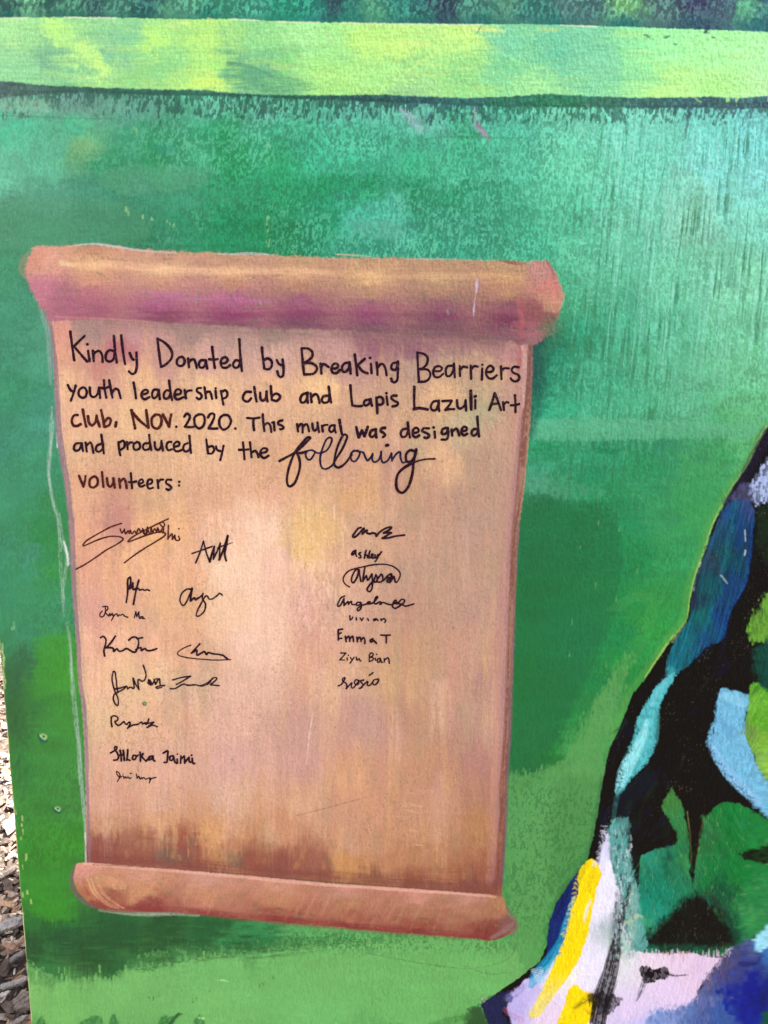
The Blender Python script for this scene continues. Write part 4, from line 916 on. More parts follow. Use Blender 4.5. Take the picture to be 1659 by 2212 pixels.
# dark tip at the lower left
poly(B('55,1630 110,1595 190,1560 250,1590 200,1640 190,1690 220,1800 90,1800 95,1720'), (32, 38, 78), soft=4, rough=9, dry=0.2)
stroke(B('215,1590 260,1570 300,1530'), [6, 8, 5], (140, 132, 200), op=0.7, soft=5, bristle=0.6)
stroke(B('195,1660 230,1690 290,1720'), [4, 5, 4], (205, 110, 150), op=0.55, soft=4, bristle=0.7)
stroke(B('225,1690 250,1720'), 3, (120, 150, 225), op=0.6)
stroke(B('70,1600 80,1615'), 2, (200, 180, 190), op=0.7)
poly([(1012, 2180), (1036, 2176), (1056, 2212), (1060, 2250), (1005, 2250)], (16, 66, 30), soft=5, rough=8, op=0.9)
stroke([(936, 2216), (965, 2206), (1012, 2196)], [7, 8, 8], (50, 125, 55), op=0.7, soft=4, bristle=0.5)

def comb(s, col, n, lw, ln, op=.75):
    q = B(s); q = np.array(crom(q, 8))
    for k in range(n):
        t = random.random() * (len(q) - 1); i_ = int(t)
        x_, y_ = q[i_] + (q[min(i_ + 1, len(q) - 1)] - q[i_]) * (t - i_)
        stroke([(x_ + random.uniform(-6, 6), y_ + random.uniform(-4, 4)), (x_ + random.uniform(-3, 9), y_ + random.uniform(-ln, ln))], [random.uniform(.8, lw), .6], col, op=op * random.uniform(.4, 1), bristle=.4)
for k in range(90):                                               # navy and green worked into the black
    a, b_ = random.choice([(random.uniform(880, 1340), random.uniform(-560, 400)), (random.uniform(1250, 1659), random.uniform(-1000, -120)), (random.uniform(880, 1130), random.uniform(300, 740)), (random.uniform(760, 960), random.uniform(-100, 600))])
    x_, y_ = 1015 + .3882 * a, 1536 + .3882 * b_
    ii_ = int(np.clip(np.searchsorted(ux, to_board(x_, y_)[0]), 0, NX - 1)); jj_ = int(np.clip(np.searchsorted(uz, to_board(x_, y_)[1]), 0, NY - 1))
    if LAB[jj_, ii_] != 5: continue
    th = random.gauss(2.0, .35); L = random.uniform(14, 60)
    stroke([(x_, y_), (x_ + math.cos(th) * L * .5 + 1, y_ + math.sin(th) * L * .5), (x_ + math.cos(th) * L, y_ + math.sin(th) * L)], random.uniform(2, 8), random.choice([(14, 24, 50), (10, 30, 44), (12, 38, 30), (22, 22, 44), (26, 44, 36)]), op=.55, bristle=.85, soft=3, taper=.4)
def comb_a(pts, col, n, lw, ln, op=.75):
    comb(' '.join('%f,%f' % ((px - 1015) / .3882, (py - 1536) / .3882) for px, py in A(pts)), col, n, lw, ln, op)
comb_a('1560,760 1545,980 1500,1160 1410,1320 1370,1480 1250,1545 1130,1670', (10, 40, 96), 90, 2.2, 16, .7)
comb_a('1575,760 1560,980 1520,1160 1430,1320 1385,1490', (6, 8, 16), 80, 2.2, 14, .8)
comb_a('1390,640 1310,790 1250,960 1195,1150 1170,1290', (40, 36, 66), 70, 2, 14, .6)
comb_a('1450,620 1420,800 1380,1000 1330,1200 1240,1400 1130,1560', (16, 112, 122), 90, 3, 26, .5)
comb_a('1480,680 1450,900 1420,1100 1340,1300', (14, 60, 110), 70, 3.4, 30, .5)
comb('820,440 870,250 930,90', (10, 12, 20), 60, 2, 9)
comb('1030,180 1005,270 930,350 880,400', (10, 14, 22), 60, 2, 10)
comb('770,560 740,680 715,800 690,860', (230, 228, 250), 34, 1.8, 14)
comb('740,560 720,680 700,820', (12, 12, 22), 50, 1.8, 14)
comb('885,620 895,780 925,950', (10, 20, 24), 70, 2, 10)
comb('860,800 880,960 900,1120 880,1300', (150, 190, 180), 60, 2, 12, .55)
comb('830,1100 810,1280 790,1450', (30, 28, 40), 60, 1.6, 10)
comb('1340,40 1330,180 1400,320 1520,440 1640,570', (8, 12, 20), 90, 2, 14)
comb('560,1110 520,1260 460,1410', (30, 130, 190), 40, 1.5, 10)
comb('600,930 560,1100 520,1250', (250, 226, 10), 40, 1.6, 8, .8)
comb('1300,1490 1380,1390 1450,1330', (226, 208, 232), 40, 2, 12, .6)
comb('1000,1680 1150,1640 1260,1590', (215, 205, 236), 50, 2, 14, .6)
comb('960,1270 1040,1190 1120,1110 1190,1050', (8, 60, 44), 60, 2, 10, .7)
comb('1430,1120 1480,1250 1470,1310', (10, 60, 44), 50, 2, 10, .7)
for k in range(46):                                                  # diagonal streaks in the face
    a, b_ = random.choice([(random.uniform(960, 1150), random.uniform(800, 1150)), (random.uniform(1280, 1640), random.uniform(560, 760)), (random.uniform(1300, 1640), random.uniform(860, 1180))])
    d_ = random.uniform(40, 150); dx_ = random.uniform(.2, .7) * (-1 if a < 1200 else 1)
    stroke(B('%f,%f %f,%f %f,%f' % (a, b_, a + dx_ * d_ * .5, b_ + d_ * .45, a + dx_ * d_, b_ + d_ * .8)), random.uniform(1.5, 6), random.choice([(18, 140, 108), (40, 150, 80), (10, 90, 56), (60, 150, 90), (12, 110, 60)]), op=.4, bristle=.8, soft=2, taper=.4)
for k in range(260):                                              # broken greys between the white and the dark line
    t = random.random(); a = 790 + 110 * random.random() + 10 * t; b_ = 640 + 720 * t
    stroke(B('%f,%f %f,%f' % (a, b_, a + random.uniform(-4, 4), b_ + random.uniform(8, 30))), random.uniform(.8, 2.2), random.choice([(40, 60, 66), (190, 215, 215), (120, 170, 165), (225, 225, 245), (20, 22, 32)]), op=random.uniform(.3, .8), bristle=.4)
# thin worn specks of pale ground all over the dark figure
spk2 = sst(0.84, 0.90, fbm(X / 2.2, Y / 3.4, 181, 2) + 0.25 * (fbm(X / 50, Y / 50, 182, 2) - .5)) * (LAB >= 5) * (LAB != 10) * (LAB != 11)
CANV += (spk2 * 0.22)[..., None] * (paint((150, 140, 110)) - CANV)

wv_ = 0.5 * noise(X / 2.4, Y / 11, 183) + 0.5 * noise(X / 2.2, Y / 3.4, 184) - .5
CANV *= np.where(LAB == 10, 1.04 + 0.16 * wv_, np.where(LAB >= 5, 1 + 0.42 * wv_, 1 + 0.16 * wv_)).astype(np.float32)[..., None]
far = (X > 1800) & (X < 2600)
jf, i_f = np.nonzero(far)
bx_, bz_ = to_board(3600 - X[jf, i_f], Y[jf, i_f])
ii2 = np.clip(np.searchsorted(ux, bx_), 0, NX - 1); jj2 = np.clip(np.searchsorted(uz, bz_), 0, NY - 1)
hit = (LAB[jj2, ii2] >= 5) | (LAB[jf, i_f] >= 5)
CANV[jf[hit], i_f[hit]] = CANV[jj2[hit], ii2[hit]]
LAB[jf[hit], i_f[hit]] = np.where(LAB[jj2[hit], ii2[hit]] >= 5, 5, LAB[jj2[hit], ii2[hit]])
# relief of the dried paint
HGT += (fbm(X / 3.2, Y / 34, 191, 2) - 0.5) * 0.00026 * ((LAB == 2) + 0.8 * (LAB == 0) + 0.8 * (LAB >= 5))
HGT += (fbm(X / 40, Y / 3.0, 192, 2) - 0.5) * 0.00024 * ((LAB == 1) + (LAB == 3) + (LAB == 4))
HGT += (fbm(X / 60, Y / 60, 193, 2) - 0.5) * 0.0006
HGT += np.where((LAB >= 2) & (LAB <= 4), 0.00008, 0).astype(np.float32)
# bare pale edge of the sheet
e0 = (GX - BL)
em = sst(0.0016, 0.0008, e0 + 0.0008 * noise(X / 5, Y / 9, 195)) * (0.35 + .65 * sst(.35, .55, noise(X / 9, Y / 25, 196)))
CANV += em[..., None] * (paint((200, 205, 140)) - CANV)
np.clip(CANV, 0.0004, 0.88, out=CANV)

# ------------------------------------------------------------------ handwriting, traced as pen strokes
CROPS = {'c3': (200, 1250, 800), 'c4': (900, 1250, 700), 'c5': (1500, 1250, 700), 'c6': (200, 1600, 800), 'c7': (900, 1600, 700), 'c8': (1500, 1600, 700),
         's1': (250, 1980, 700), 's2': (300, 2240, 650), 's3': (380, 2600, 600), 's4': (380, 2780, 500), 's5': (1250, 2020, 450), 's6': (1280, 2320, 400)}
DARKINK, BROWNINK, BLUEINK = 0, 1, 2
# (name, [(crop, pen width, ink, strokes separated by ;)])
WRITING = [
('lettering', [('c3', 20, 0, '''160,115 175,230 193,350; 278,150 190,235; 190,235 245,300 298,360; 305,270 318,358; 298,217 301,221; 345,270 352,358; 347,300 372,280 400,275 420,310 425,362;
515,275 480,268 452,300 452,345 485,360 515,335 522,280; 515,150 525,260 540,368; 575,145 588,260 607,380; 645,290 665,335 680,345; 700,285 702,340 704,400 690,450 662,460 638,440;
872,170 885,290 900,400; 872,172 930,205 980,260 992,310 975,350 930,390 900,402; 1060,322 1035,340 1030,375 1050,395 1080,390 1095,355 1080,325 1060,322; 1122,335 1130,410; 1125,365 1150,345 1172,345 1185,380 1192,415;
1265,350 1225,350 1210,385 1225,410 1255,400 1268,360; 1268,350 1270,380 1278,418; 1318,240 1328,320 1340,412; 1293,340 1330,345 1365,340; 1392,375 1425,372 1445,350 1430,325 1400,335 1388,375 1405,408 1440,408 1465,390;
1545,355 1510,350 1490,380 1500,408 1530,405 1548,370; 1540,178 1548,300 1562,438'''),
 ('c4', 23, 0, '''312,280 322,380 336,478; 330,400 365,382 400,405 405,450 380,482 345,480; 450,395 468,430 492,445; 505,390 512,450 512,530 492,555 470,545 455,500;
682,288 692,400 705,530; 682,288 740,290 780,320 780,365 740,405 700,425; 715,425 770,425 815,450 825,485 790,525 705,532; 860,430 868,525; 865,460 890,435 935,462;
962,475 1005,475 1025,450 1005,430 975,440 960,480 975,515 1010,518 1038,490; 1125,425 1090,425 1060,460 1065,500 1095,505 1125,470 1132,425; 1130,415 1135,470 1140,522;
1178,345 1190,440 1202,540; 1272,385 1205,445; 1205,445 1250,500 1300,522; 1328,430 1330,460 1335,520; 1319,373 1322,379; 1382,420 1388,480 1390,535; 1388,470 1420,435 1445,440 1465,480 1475,540;
1570,420 1530,430 1518,470 1540,490 1570,475 1580,415; 1580,410 1580,500 1575,580 1550,605 1525,595 1518,570'''),
 ('c5', 21, 0, '''340,325 345,450 355,600; 338,328 400,340 435,375 430,430 400,465 362,482; 362,482 430,485 460,520 450,570 410,598 350,600; 490,500 550,500 570,475 545,455 505,465 488,510 500,550 540,558 582,525;
665,450 625,455 605,490 615,545 650,540 675,490 680,440; 682,430 685,500 690,560; 735,450 738,545; 740,490 765,460 805,465; 838,450 840,515 842,575; 842,485 870,455 905,460; 945,475 942,580; 944,440 947,443;
985,510 1035,505 1050,475 1020,450 990,475 980,520 1000,560 1040,570 1080,540; 1120,455 1122,520 1125,575; 1125,500 1150,475 1195,475; 1285,465 1245,460 1220,485 1235,515 1280,535 1290,570 1265,595 1230,590 1210,565''')]),
('lettering', [('c3', 19, 0, '''140,550 160,590 180,605; 205,555 190,610 165,680; 262,570 235,590 230,630 255,655 285,645 295,605 280,575 262,570; 320,570 325,630 350,650 380,630 395,580; 395,570 400,610 405,658;
435,512 442,590 455,655; 410,575 445,578 475,565; 478,512 492,590 505,655; 495,620 525,585 550,590 562,620 572,660; 678,530 690,600 698,662; 745,630 785,620 795,600 775,590 750,605 742,640 765,668 808,650;
880,590 845,590 828,625 840,660 870,640 885,595; 885,590 888,630 892,668; 975,600 945,595 925,625 930,660 965,655 980,615; 968,515 978,600 992,675; 1015,630 1055,625 1065,600 1040,585 1020,600 1012,640 1035,670 1085,650;
1095,590 1105,660; 1100,620 1120,600 1152,595; 1228,575 1198,580 1195,605 1225,625 1232,650 1210,668 1190,655; 1255,570 1268,660; 1262,620 1285,605 1305,615 1318,665; 1345,600 1352,660; 1344,577 1347,580; 1390,600 1400,660 1410,712; 1395,610 1420,595 1440,610 1438,645 1415,660 1400,658'''),
 ('c4', 23, 0, '''210,695 165,695 138,730 140,770 180,785 212,755; 240,648 250,720 262,785; 295,700 300,760 325,775 350,750 355,690; 355,690 358,740 365,785; 395,640 400,710 405,770; 402,740 440,710 475,725 480,750 450,778 405,770;
735,705 690,720 670,765 685,795 715,785 735,740 738,700; 735,705 735,750 740,795; 765,705 775,790; 770,745 810,715 835,735 850,800; 935,730 890,735 870,770 890,795 930,785 945,740; 935,645 945,720 958,795;
1138,630 1145,730 1155,820; 1155,820 1200,828 1245,825; 1315,765 1275,775 1262,805 1280,822 1310,805 1325,765; 1325,760 1332,800 1340,825; 1378,745 1385,820 1388,895; 1380,760 1410,740 1440,760 1440,800 1415,815 1388,810;
1475,735 1480,775 1485,815; 1471,705 1476,708; 1570,730 1530,730 1520,755 1550,780 1580,795 1570,820 1530,830'''),
 ('c5', 22, 0, '''312,645 310,740 312,850; 535,780 490,785 465,830 480,865 515,860 535,820; 540,775 538,830 545,875; 575,780 660,775; 660,775 640,815 600,862; 600,862 640,855 685,855; 710,770 715,830 740,850 780,820 790,770; 790,770 792,820 795,870;
880,770 880,850; 886,733 874,738; 1010,865 1040,780 1060,705; 1060,705 1095,790 1120,865; 1030,810 1070,805 1100,800; 1140,790 1148,865; 1145,815 1170,790 1190,795; 1250,725 1255,800 1255,885; 1210,820 1250,818 1290,808'''),
 ('c5', 28, 0, '''306,855 360,846 436,858; 838,685 840,780 842,860''')]),
('lettering', [('c6', 21, 1, '''222,70 190,75 172,115 185,155 215,160 245,145; 262,25 275,100 290,165; 305,80 312,130 335,155 365,130 375,75; 375,80 385,120 400,165; 412,30 430,110 438,165; 440,125 470,95 490,110 480,150 445,168; 535,130 530,165;
660,30 675,110 690,180; 655,30 720,110 798,175; 780,30 790,110 800,175; 855,68 825,100 830,160 870,182 900,150 905,100 885,70 855,68; 915,65 940,110 965,165; 985,65 975,110 968,165'''),
 ('c6', 19, 0, '''1025,164 1027,168; 1090,85 1110,60 1135,75 1130,110 1095,165; 1095,165 1130,170 1168,168; 1210,65 1175,90 1178,150 1210,180 1245,160 1258,110 1245,70 1210,65; 1285,90 1305,60 1335,65 1330,105 1290,180; 1290,180 1330,182 1362,180;
1410,70 1380,100 1380,155 1410,190 1450,170 1472,120 1450,75 1410,70; 1507,179 1510,182'''),
 ('c7', 21, 0, '''172,108 230,112 290,105; 235,112 232,165 240,225; 320,72 325,150 335,230; 332,175 365,155 390,180 400,240; 425,160 430,225; 407,150 428,145; 505,130 470,140 465,165 500,180 515,200 490,215 480,210;
640,165 650,235; 650,190 675,165 690,175 692,245; 692,195 725,165 740,180 752,235; 782,160 790,215 810,225 830,195 830,150; 830,150 838,200 845,240; 872,180 880,235; 875,195 895,175 925,172; 985,175 950,185 940,220 960,240 985,215 990,175; 990,175 992,210 1000,245'''),
 ('c7', 25, 0, '''1035,125 1045,190 1058,258; 1192,195 1215,290; 1215,290 1245,225; 1245,225 1268,280; 1268,280 1300,190; 1370,215 1330,230 1318,270 1340,285 1370,260 1375,215; 1375,210 1375,250 1380,290; 1460,200 1430,205 1420,230 1450,250 1460,270 1440,288'''),
 ('c8', 23, 0, '''245,210 205,215 185,250 200,285 235,275 255,230; 250,150 258,220 270,290; 300,250 345,240 350,215 325,200 300,225 300,270 325,288 358,270; 450,205 400,205 385,230 425,250 450,270 430,295 405,290; 500,235 505,292; 489,195 493,198;
605,200 575,215 568,250 590,260 615,240 622,205; 622,200 628,250 615,305 565,310; 660,215 665,275; 663,240 695,210 715,220 730,270; 760,230 795,225 800,200 775,190 755,215 755,250 775,270 805,255; 895,210 865,215 845,245 860,272 890,262 905,225; 900,95 905,180 915,280''')]),
('lettering', [('c6', 18, 0, '''248,300 205,305 190,340 205,362 235,350 255,300; 255,300 258,335 265,365; 285,295 295,370; 290,325 320,295 335,310 350,380; 415,305 380,320 370,355 395,370 425,345 430,310; 415,230 425,310 435,385;
555,290 560,350 570,400; 555,300 590,280 605,300 600,335 570,355; 625,290 630,350; 628,315 650,295 670,295; 705,290 680,310 680,345 705,355 730,335 725,300 705,290; 800,300 765,305 755,335 770,355 805,345 815,310; 805,230 812,300 822,355;
850,290 855,340 880,355 900,330 905,280; 905,285 910,320 918,360; 985,290 955,295 945,330 960,358 990,350; 1010,330 1045,320 1050,295 1025,290 1005,315 1010,355 1035,368 1072,355; 1120,300 1090,315 1082,350 1105,370 1135,350 1140,310; 1132,240 1138,310 1145,380;
1270,268 1278,330 1285,385; 1282,335 1320,325 1335,355 1315,385 1290,385; 1350,325 1360,355 1385,365; 1412,320 1400,380 1385,438'''),
 ('c7', 21, 0, '''135,335 142,410 150,495; 98,405 140,405 185,402; 200,335 208,410 215,475; 215,430 250,415 270,440 280,475; 305,435 350,425 362,400 330,390 300,415 300,455 330,482 375,460''')]),
('lettering', [('c7', 22, 0, '''475,510 540,475 620,430 690,370 750,310 765,292 735,290 690,340 640,400 600,470 560,590 545,680 555,735 580,745 620,710 655,620 668,540 655,470 640,440; 640,440 700,430 730,420'''),
 ('c7', 17, 2, '''780,408 740,415 720,450 735,490 765,495 795,455 805,425 780,408; 795,415 830,435 880,430; 860,435 910,415 945,370 965,310 945,290 910,315 875,400 855,480 865,560 900,585 950,565 985,530;
1210,420 1170,415 1140,450 1150,505 1185,510 1215,470 1225,430 1200,410; 1215,420 1260,430; 1260,430 1280,480 1300,505 1330,470 1345,440; 1345,440 1340,490 1360,520 1400,500 1425,440; 1425,420 1425,490 1445,525 1490,500 1520,440; 1520,435 1525,510; 1525,505 1560,450 1600,425 1605,480 1625,525 1655,515'''),
 ('c7', 20, 0, '''985,520 1010,480 1060,400 1100,310 1105,275 1080,262 1050,300 1010,400 990,490 990,550 1030,570 1090,530 1150,450'''),
 ('c7', 27, 0, '''1472,364 1487,361'''),
 ('c8', 24, 0, '''325,420 270,410 235,450 240,510 280,515 315,470 330,400; 330,400 305,520 295,620 260,740 205,805 155,780 142,710 160,630 220,570 310,520'''),
 ('c8', 15, 0, '''308,521 400,495 505,488''')]),
('lettering', [('c6', 18, 1, '''232,565 250,610 268,655; 285,568 280,610 268,655; 345,575 320,600 320,650 350,662 380,640 385,600 365,572 345,575; 420,535 425,600 432,658; 460,585 468,640 490,655 510,625 512,585; 512,585 518,625 525,665; 560,590 568,665; 565,620 595,590 612,610 622,668'''),
 ('c6', 18, 0, '''655,545 660,610 665,668; 640,618 670,618 700,612; 720,635 755,620 750,600 730,600 718,630 735,655 765,645; 790,640 825,625 825,600 800,600 788,635 800,670 835,665; 872,600 880,668; 875,625 895,600 920,598; 985,600 950,600 942,625 970,645 985,665 965,682 945,675; 1049,615 1051,617; 1047,645 1049,647''')]),
('signature', [('s1', 13, 1, '''545,190 440,225 320,290 220,350 185,390 190,400 230,385 320,345 420,315 500,312 550,325 555,345 500,385 400,440 300,510 200,575 118,618; 530,240 545,280 560,265 570,245 580,290 605,260 615,285 625,255 640,290 665,260 680,285 700,240 720,265 740,255;
740,240 750,285 770,290 785,225 800,280 815,285 815,225 835,280 850,240 870,265 880,230 900,275 925,235 945,205 930,180 900,190 915,215 935,235 930,280; 980,148 900,185 820,225 740,265 650,315 605,355 610,362 660,345 750,310 850,280 920,272 950,285 940,310 880,350 780,410 680,475 570,558;
980,210 978,280 975,340; 978,330 1000,300 1015,290 1018,340 1040,300 1048,345 1085,345 1075,310; 1077,240 1080,242'''), ('s1', 19, 1, '742,245 755,285 775,285 785,240')]),
('signature', [('s1', 14, 0, '''1308,355 1275,460 1235,560; 1308,355 1330,450 1365,550; 1200,472 1280,445 1390,405; 1410,405 1400,525; 1400,525 1440,440 1465,375; 1465,375 1455,530; 1440,420 1500,395 1535,385'''), ('s1', 19, 0, '1365,550 1385,480 1410,405; 1455,530 1500,420 1535,305; 1535,305 1515,420 1505,480 1520,538'), ('s1', 7, 0, '1535,385 1580,368')]),
('signature', [('s2', 17, 0, '''505,335 520,230 520,110 545,80 550,130 535,200 560,180 570,140 575,205 610,190; 632,110 600,230 578,355; 600,210 625,195 640,215 660,205 690,215 715,208 738,218''')]),
('signature', [('s2', 12, 0, '''295,380 295,430 275,475 245,480 240,450 265,420; 265,380 310,375 320,400 295,430 310,455 330,475; 330,465 340,445 345,470 365,445 370,470 385,460 355,518; 380,470 410,450 420,478 435,460 450,465 470,455 490,475 520,485; 585,490 600,430 610,480 630,430 635,490 650,495; 650,480 675,480 665,495 690,498''')]),
('signature', [('s2', 15, 0, '''1160,205 1110,205 1060,250 1045,320 1075,368 1110,330 1140,260 1165,200; 1235,290 1270,260 1275,245 1270,300 1300,350 1290,420 1240,470 1210,470 1215,430 1260,340 1300,270; 1300,275 1320,270 1335,300 1370,300 1420,265 1440,245 1470,262'''), ('s2', 21, 0, '1165,195 1155,255 1150,320; 1150,320 1190,290 1200,310 1230,290')]),
('signature', [('s2', 17, 0, '''245,690 275,678 300,710 295,760 280,820 288,875; 395,675 350,740 300,795; 305,790 370,795 380,830 410,800 430,825 470,820 510,800 570,835; 530,715 560,690 600,685 625,710 625,770 600,830 570,835; 610,700 670,690; 600,810 650,790 655,820 690,800 720,820 770,815 815,798''')]),
('signature', [('s2', 10, 0, '1155,765 1080,795 1020,840 1040,870 1120,890 1250,905 1400,915 1555,910'), ('s2', 17, 0, '1245,750 1200,800 1160,845 1190,830 1215,815 1215,865 1250,850; 1250,850 1290,830 1310,860 1330,840 1370,850 1440,860 1480,870 1525,908')]),
('signature', [('s3', 15, 0, '''185,115 170,190 180,260 205,345 232,400 240,460 232,492 205,470 185,420 195,370 240,345 290,315 330,280; 185,115 205,130 215,200 225,290 235,350; 200,310 260,300 330,280 340,310 370,290 410,300 400,190; 400,190 430,260 465,318; 465,318 455,250 460,205 500,225 530,205 540,150 512,50;
570,205 565,250 600,265 625,235 630,205 645,260 670,215 690,200 650,200; 690,210 700,270 745,270; 700,275 650,290 660,303 710,295'''), ('s3', 34, 0, '578,222 590,248')]),
('signature', [('s3', 16, 0, '''830,212 930,185 1025,172; 1025,172 940,225 870,262; 805,308 860,305 940,260 1000,270 1080,265 1130,275 1200,250 1270,195; 1130,275 1160,275 1230,245 1260,195 1305,188 1300,215 1240,265 1340,275''')]),
('signature', [('s4', 20, 0, '''195,150 195,210 205,268; 190,145 230,125 280,150 270,190 240,200 280,250 320,235 360,200 375,230 400,240; 400,235 430,210 440,235 405,290; 405,290 470,250 540,240; 540,240 590,205 600,235 640,215 650,240; 685,165 670,210 640,235 720,215 750,210 690,260 660,280 730,250 795,268''')]),
('signature', [('s4', 23, 0, '''185,610 230,585 265,560 270,535 245,530 240,560 270,610 290,660 270,700 225,705; 310,575 322,640 325,715; 300,640 355,630 350,575; 355,580 365,710; 410,570 405,650 395,710; 395,700 420,700 440,710; 480,645 470,690 505,695 520,650 490,640; 520,660 545,640; 570,600 575,660 575,720; 575,660 610,620 595,660 650,720; 650,715 700,670; 735,650 690,660 680,700 720,690 740,650 745,705 765,715;
870,615 930,585 930,660 920,730 885,735; 1005,650 965,655 960,700 990,705 1010,660 1025,725 1050,745; 1055,690 1060,745; 1057,625 1060,628; 1105,650 1100,745; 1105,690 1150,650 1155,740; 1155,735 1210,665 1215,720 1235,730; 1250,680 1260,745 1285,748; 1240,640 1245,643''')]),
('signature', [('s4', 14, 0, '''260,855 275,900 300,930 275,985; 265,850 295,870 310,910 300,940 350,910 360,945 375,920 390,945 410,925 430,945 455,935; 440,877 455,881; 350,884 351,886; 520,885 530,945; 530,945 555,915 570,955 590,930 600,950 620,930 640,955 690,935; 690,940 710,945 690,1005; 690,960 740,940 780,930''')]),
('signature', [('s5', 28, 0, '''635,210 590,225 540,290 515,330 530,350 570,330 620,280 660,230 680,225 650,300; 650,305 720,245 720,290 760,300 800,290 845,300 855,335; 855,335 900,280 980,225 1070,200 1060,230 960,290; 960,290 1010,285 1075,285 1000,330 940,365 1030,360 1130,335 1265,318''')]),
('signature', [('s5', 23, 0, '''555,540 520,555 498,595 515,605 540,575 556,540; 557,535 556,590 568,625; 628,572 600,590 625,615 632,645 600,648; 706,540 692,600 682,655; 684,640 700,608 722,612 726,650; 762,548 748,610 752,652; 752,652 790,635 808,600 790,592 782,630 800,655 832,640; 838,605 832,645 862,640 880,600; 930,560 890,620 850,690 835,700''')]),
('signature', [('s5', 19, 0, '470,1072 410,1035 375,980 385,920 440,850 530,810 680,775 850,745 1000,745 1110,780 1190,850 1200,910 1170,980 1140,1005 1115,920'),
 ('s5', 24, 0, '''600,820 550,830 500,930 500,995 530,1005 580,920 600,820; 605,820 615,900 630,990; 690,790 670,900 660,990; 660,990 710,905 730,970 770,920 790,880; 790,880 800,1000 790,1100 755,1140 720,1110 760,1040 820,980; 820,980 850,890 870,950 850,995 800,1000; 870,960 930,885 950,960 920,1000 850,995; 960,980 1010,920 1070,880 1080,960 1050,1005 1010,990 1020,930; 1070,880 1060,1000; 1080,970 1110,920 1130,1000'''), ('s5', 50, 0, '1030,950 1060,975')]),
('signature', [('s6', 26, 0, '''320,110 260,140 210,240 215,280 260,250 310,150 310,265; 310,265 380,200 385,250; 385,240 430,195 440,245 500,250; 580,215 530,215 510,250 540,265 590,225 590,300 545,350 525,320 600,265 700,235; 700,235 735,205 700,210 690,240 740,235 790,220; 790,225 860,130 830,130 800,220 830,240; 830,240 900,205 920,240 890,245 950,215 1010,240 1090,255;
1090,255 1150,215 1160,180 1130,190 1100,270 1140,310 1200,285 1280,225 1300,180 1250,165 1200,210 1140,220; 1120,230 1200,235 1260,250 1310,275 1380,260 1450,238''')]),
('signature', [('s6', 23, 0, '''405,430 410,505; 410,505 440,480 455,455; 510,465 512,500; 575,470 600,510; 600,510 625,465; 695,475 710,510; 840,480 795,490 805,510 850,490 865,515; 910,485 920,510; 915,500 960,480 990,510 975,540''')]),
('signature', [('s6', 27, 0, '''215,660 290,650; 215,665 218,830; 218,735 265,710; 218,805 275,800; 330,765 345,855; 340,810 385,765 400,810 405,850; 405,810 445,765 460,800 465,855; 520,780 530,860; 530,820 570,780 590,850; 595,820 630,785 650,830 650,885; 780,805 740,830 750,860 790,840; 775,815 840,880; 910,745 990,750 1065,745; 1000,755 1000,875''')]),
('signature', [('s6', 21, 0, '''255,1040 345,1040; 345,1040 240,1155; 240,1155 320,1155; 360,1120 365,1155; 379,1074 382,1078; 410,1110 440,1150; 475,1110 440,1160 410,1205; 510,1110 520,1160 560,1130 570,1170 590,1170; 725,1080 720,1180; 720,1085 745,1040 785,1050 780,1085 735,1110; 735,1110 780,1115 785,1150 730,1180; 820,1125 825,1160; 839,1060 842,1063;
900,1125 860,1140 855,1180 885,1190 905,1130 920,1190 945,1190; 965,1130 970,1190; 968,1160 1020,1120 1040,1140 1050,1210''')]),
('signature', [('s6', 23, 0, '''210,1578 270,1550 320,1470 325,1440 290,1460 290,1500 350,1540 355,1600 345,1625; 345,1625 420,1540 440,1525 430,1590 460,1610 520,1540 560,1490; 560,1490 500,1480 480,1530 510,1560 550,1540 545,1490; 630,1480 580,1500 620,1560 590,1610 555,1615; 590,1600 640,1550 690,1500; 700,1510 690,1565 740,1560 800,1480; 850,1470 800,1480 780,1530 810,1560 860,1520 875,1470 850,1465; 720,1405 785,1360''')]),
]
INK = [paint((42, 16, 34)), paint((78, 28, 27)), paint((38, 28, 58))]

def surf_h(bx, bz):
    i = np.clip(np.searchsorted(ux, bx) , 1, NX - 1); j = np.clip(np.searchsorted(uz, bz), 1, NY - 1)
    return np.maximum.reduce([HGT[j, i], HGT[j - 1, i], HGT[j, i - 1], HGT[j - 1, i - 1]])

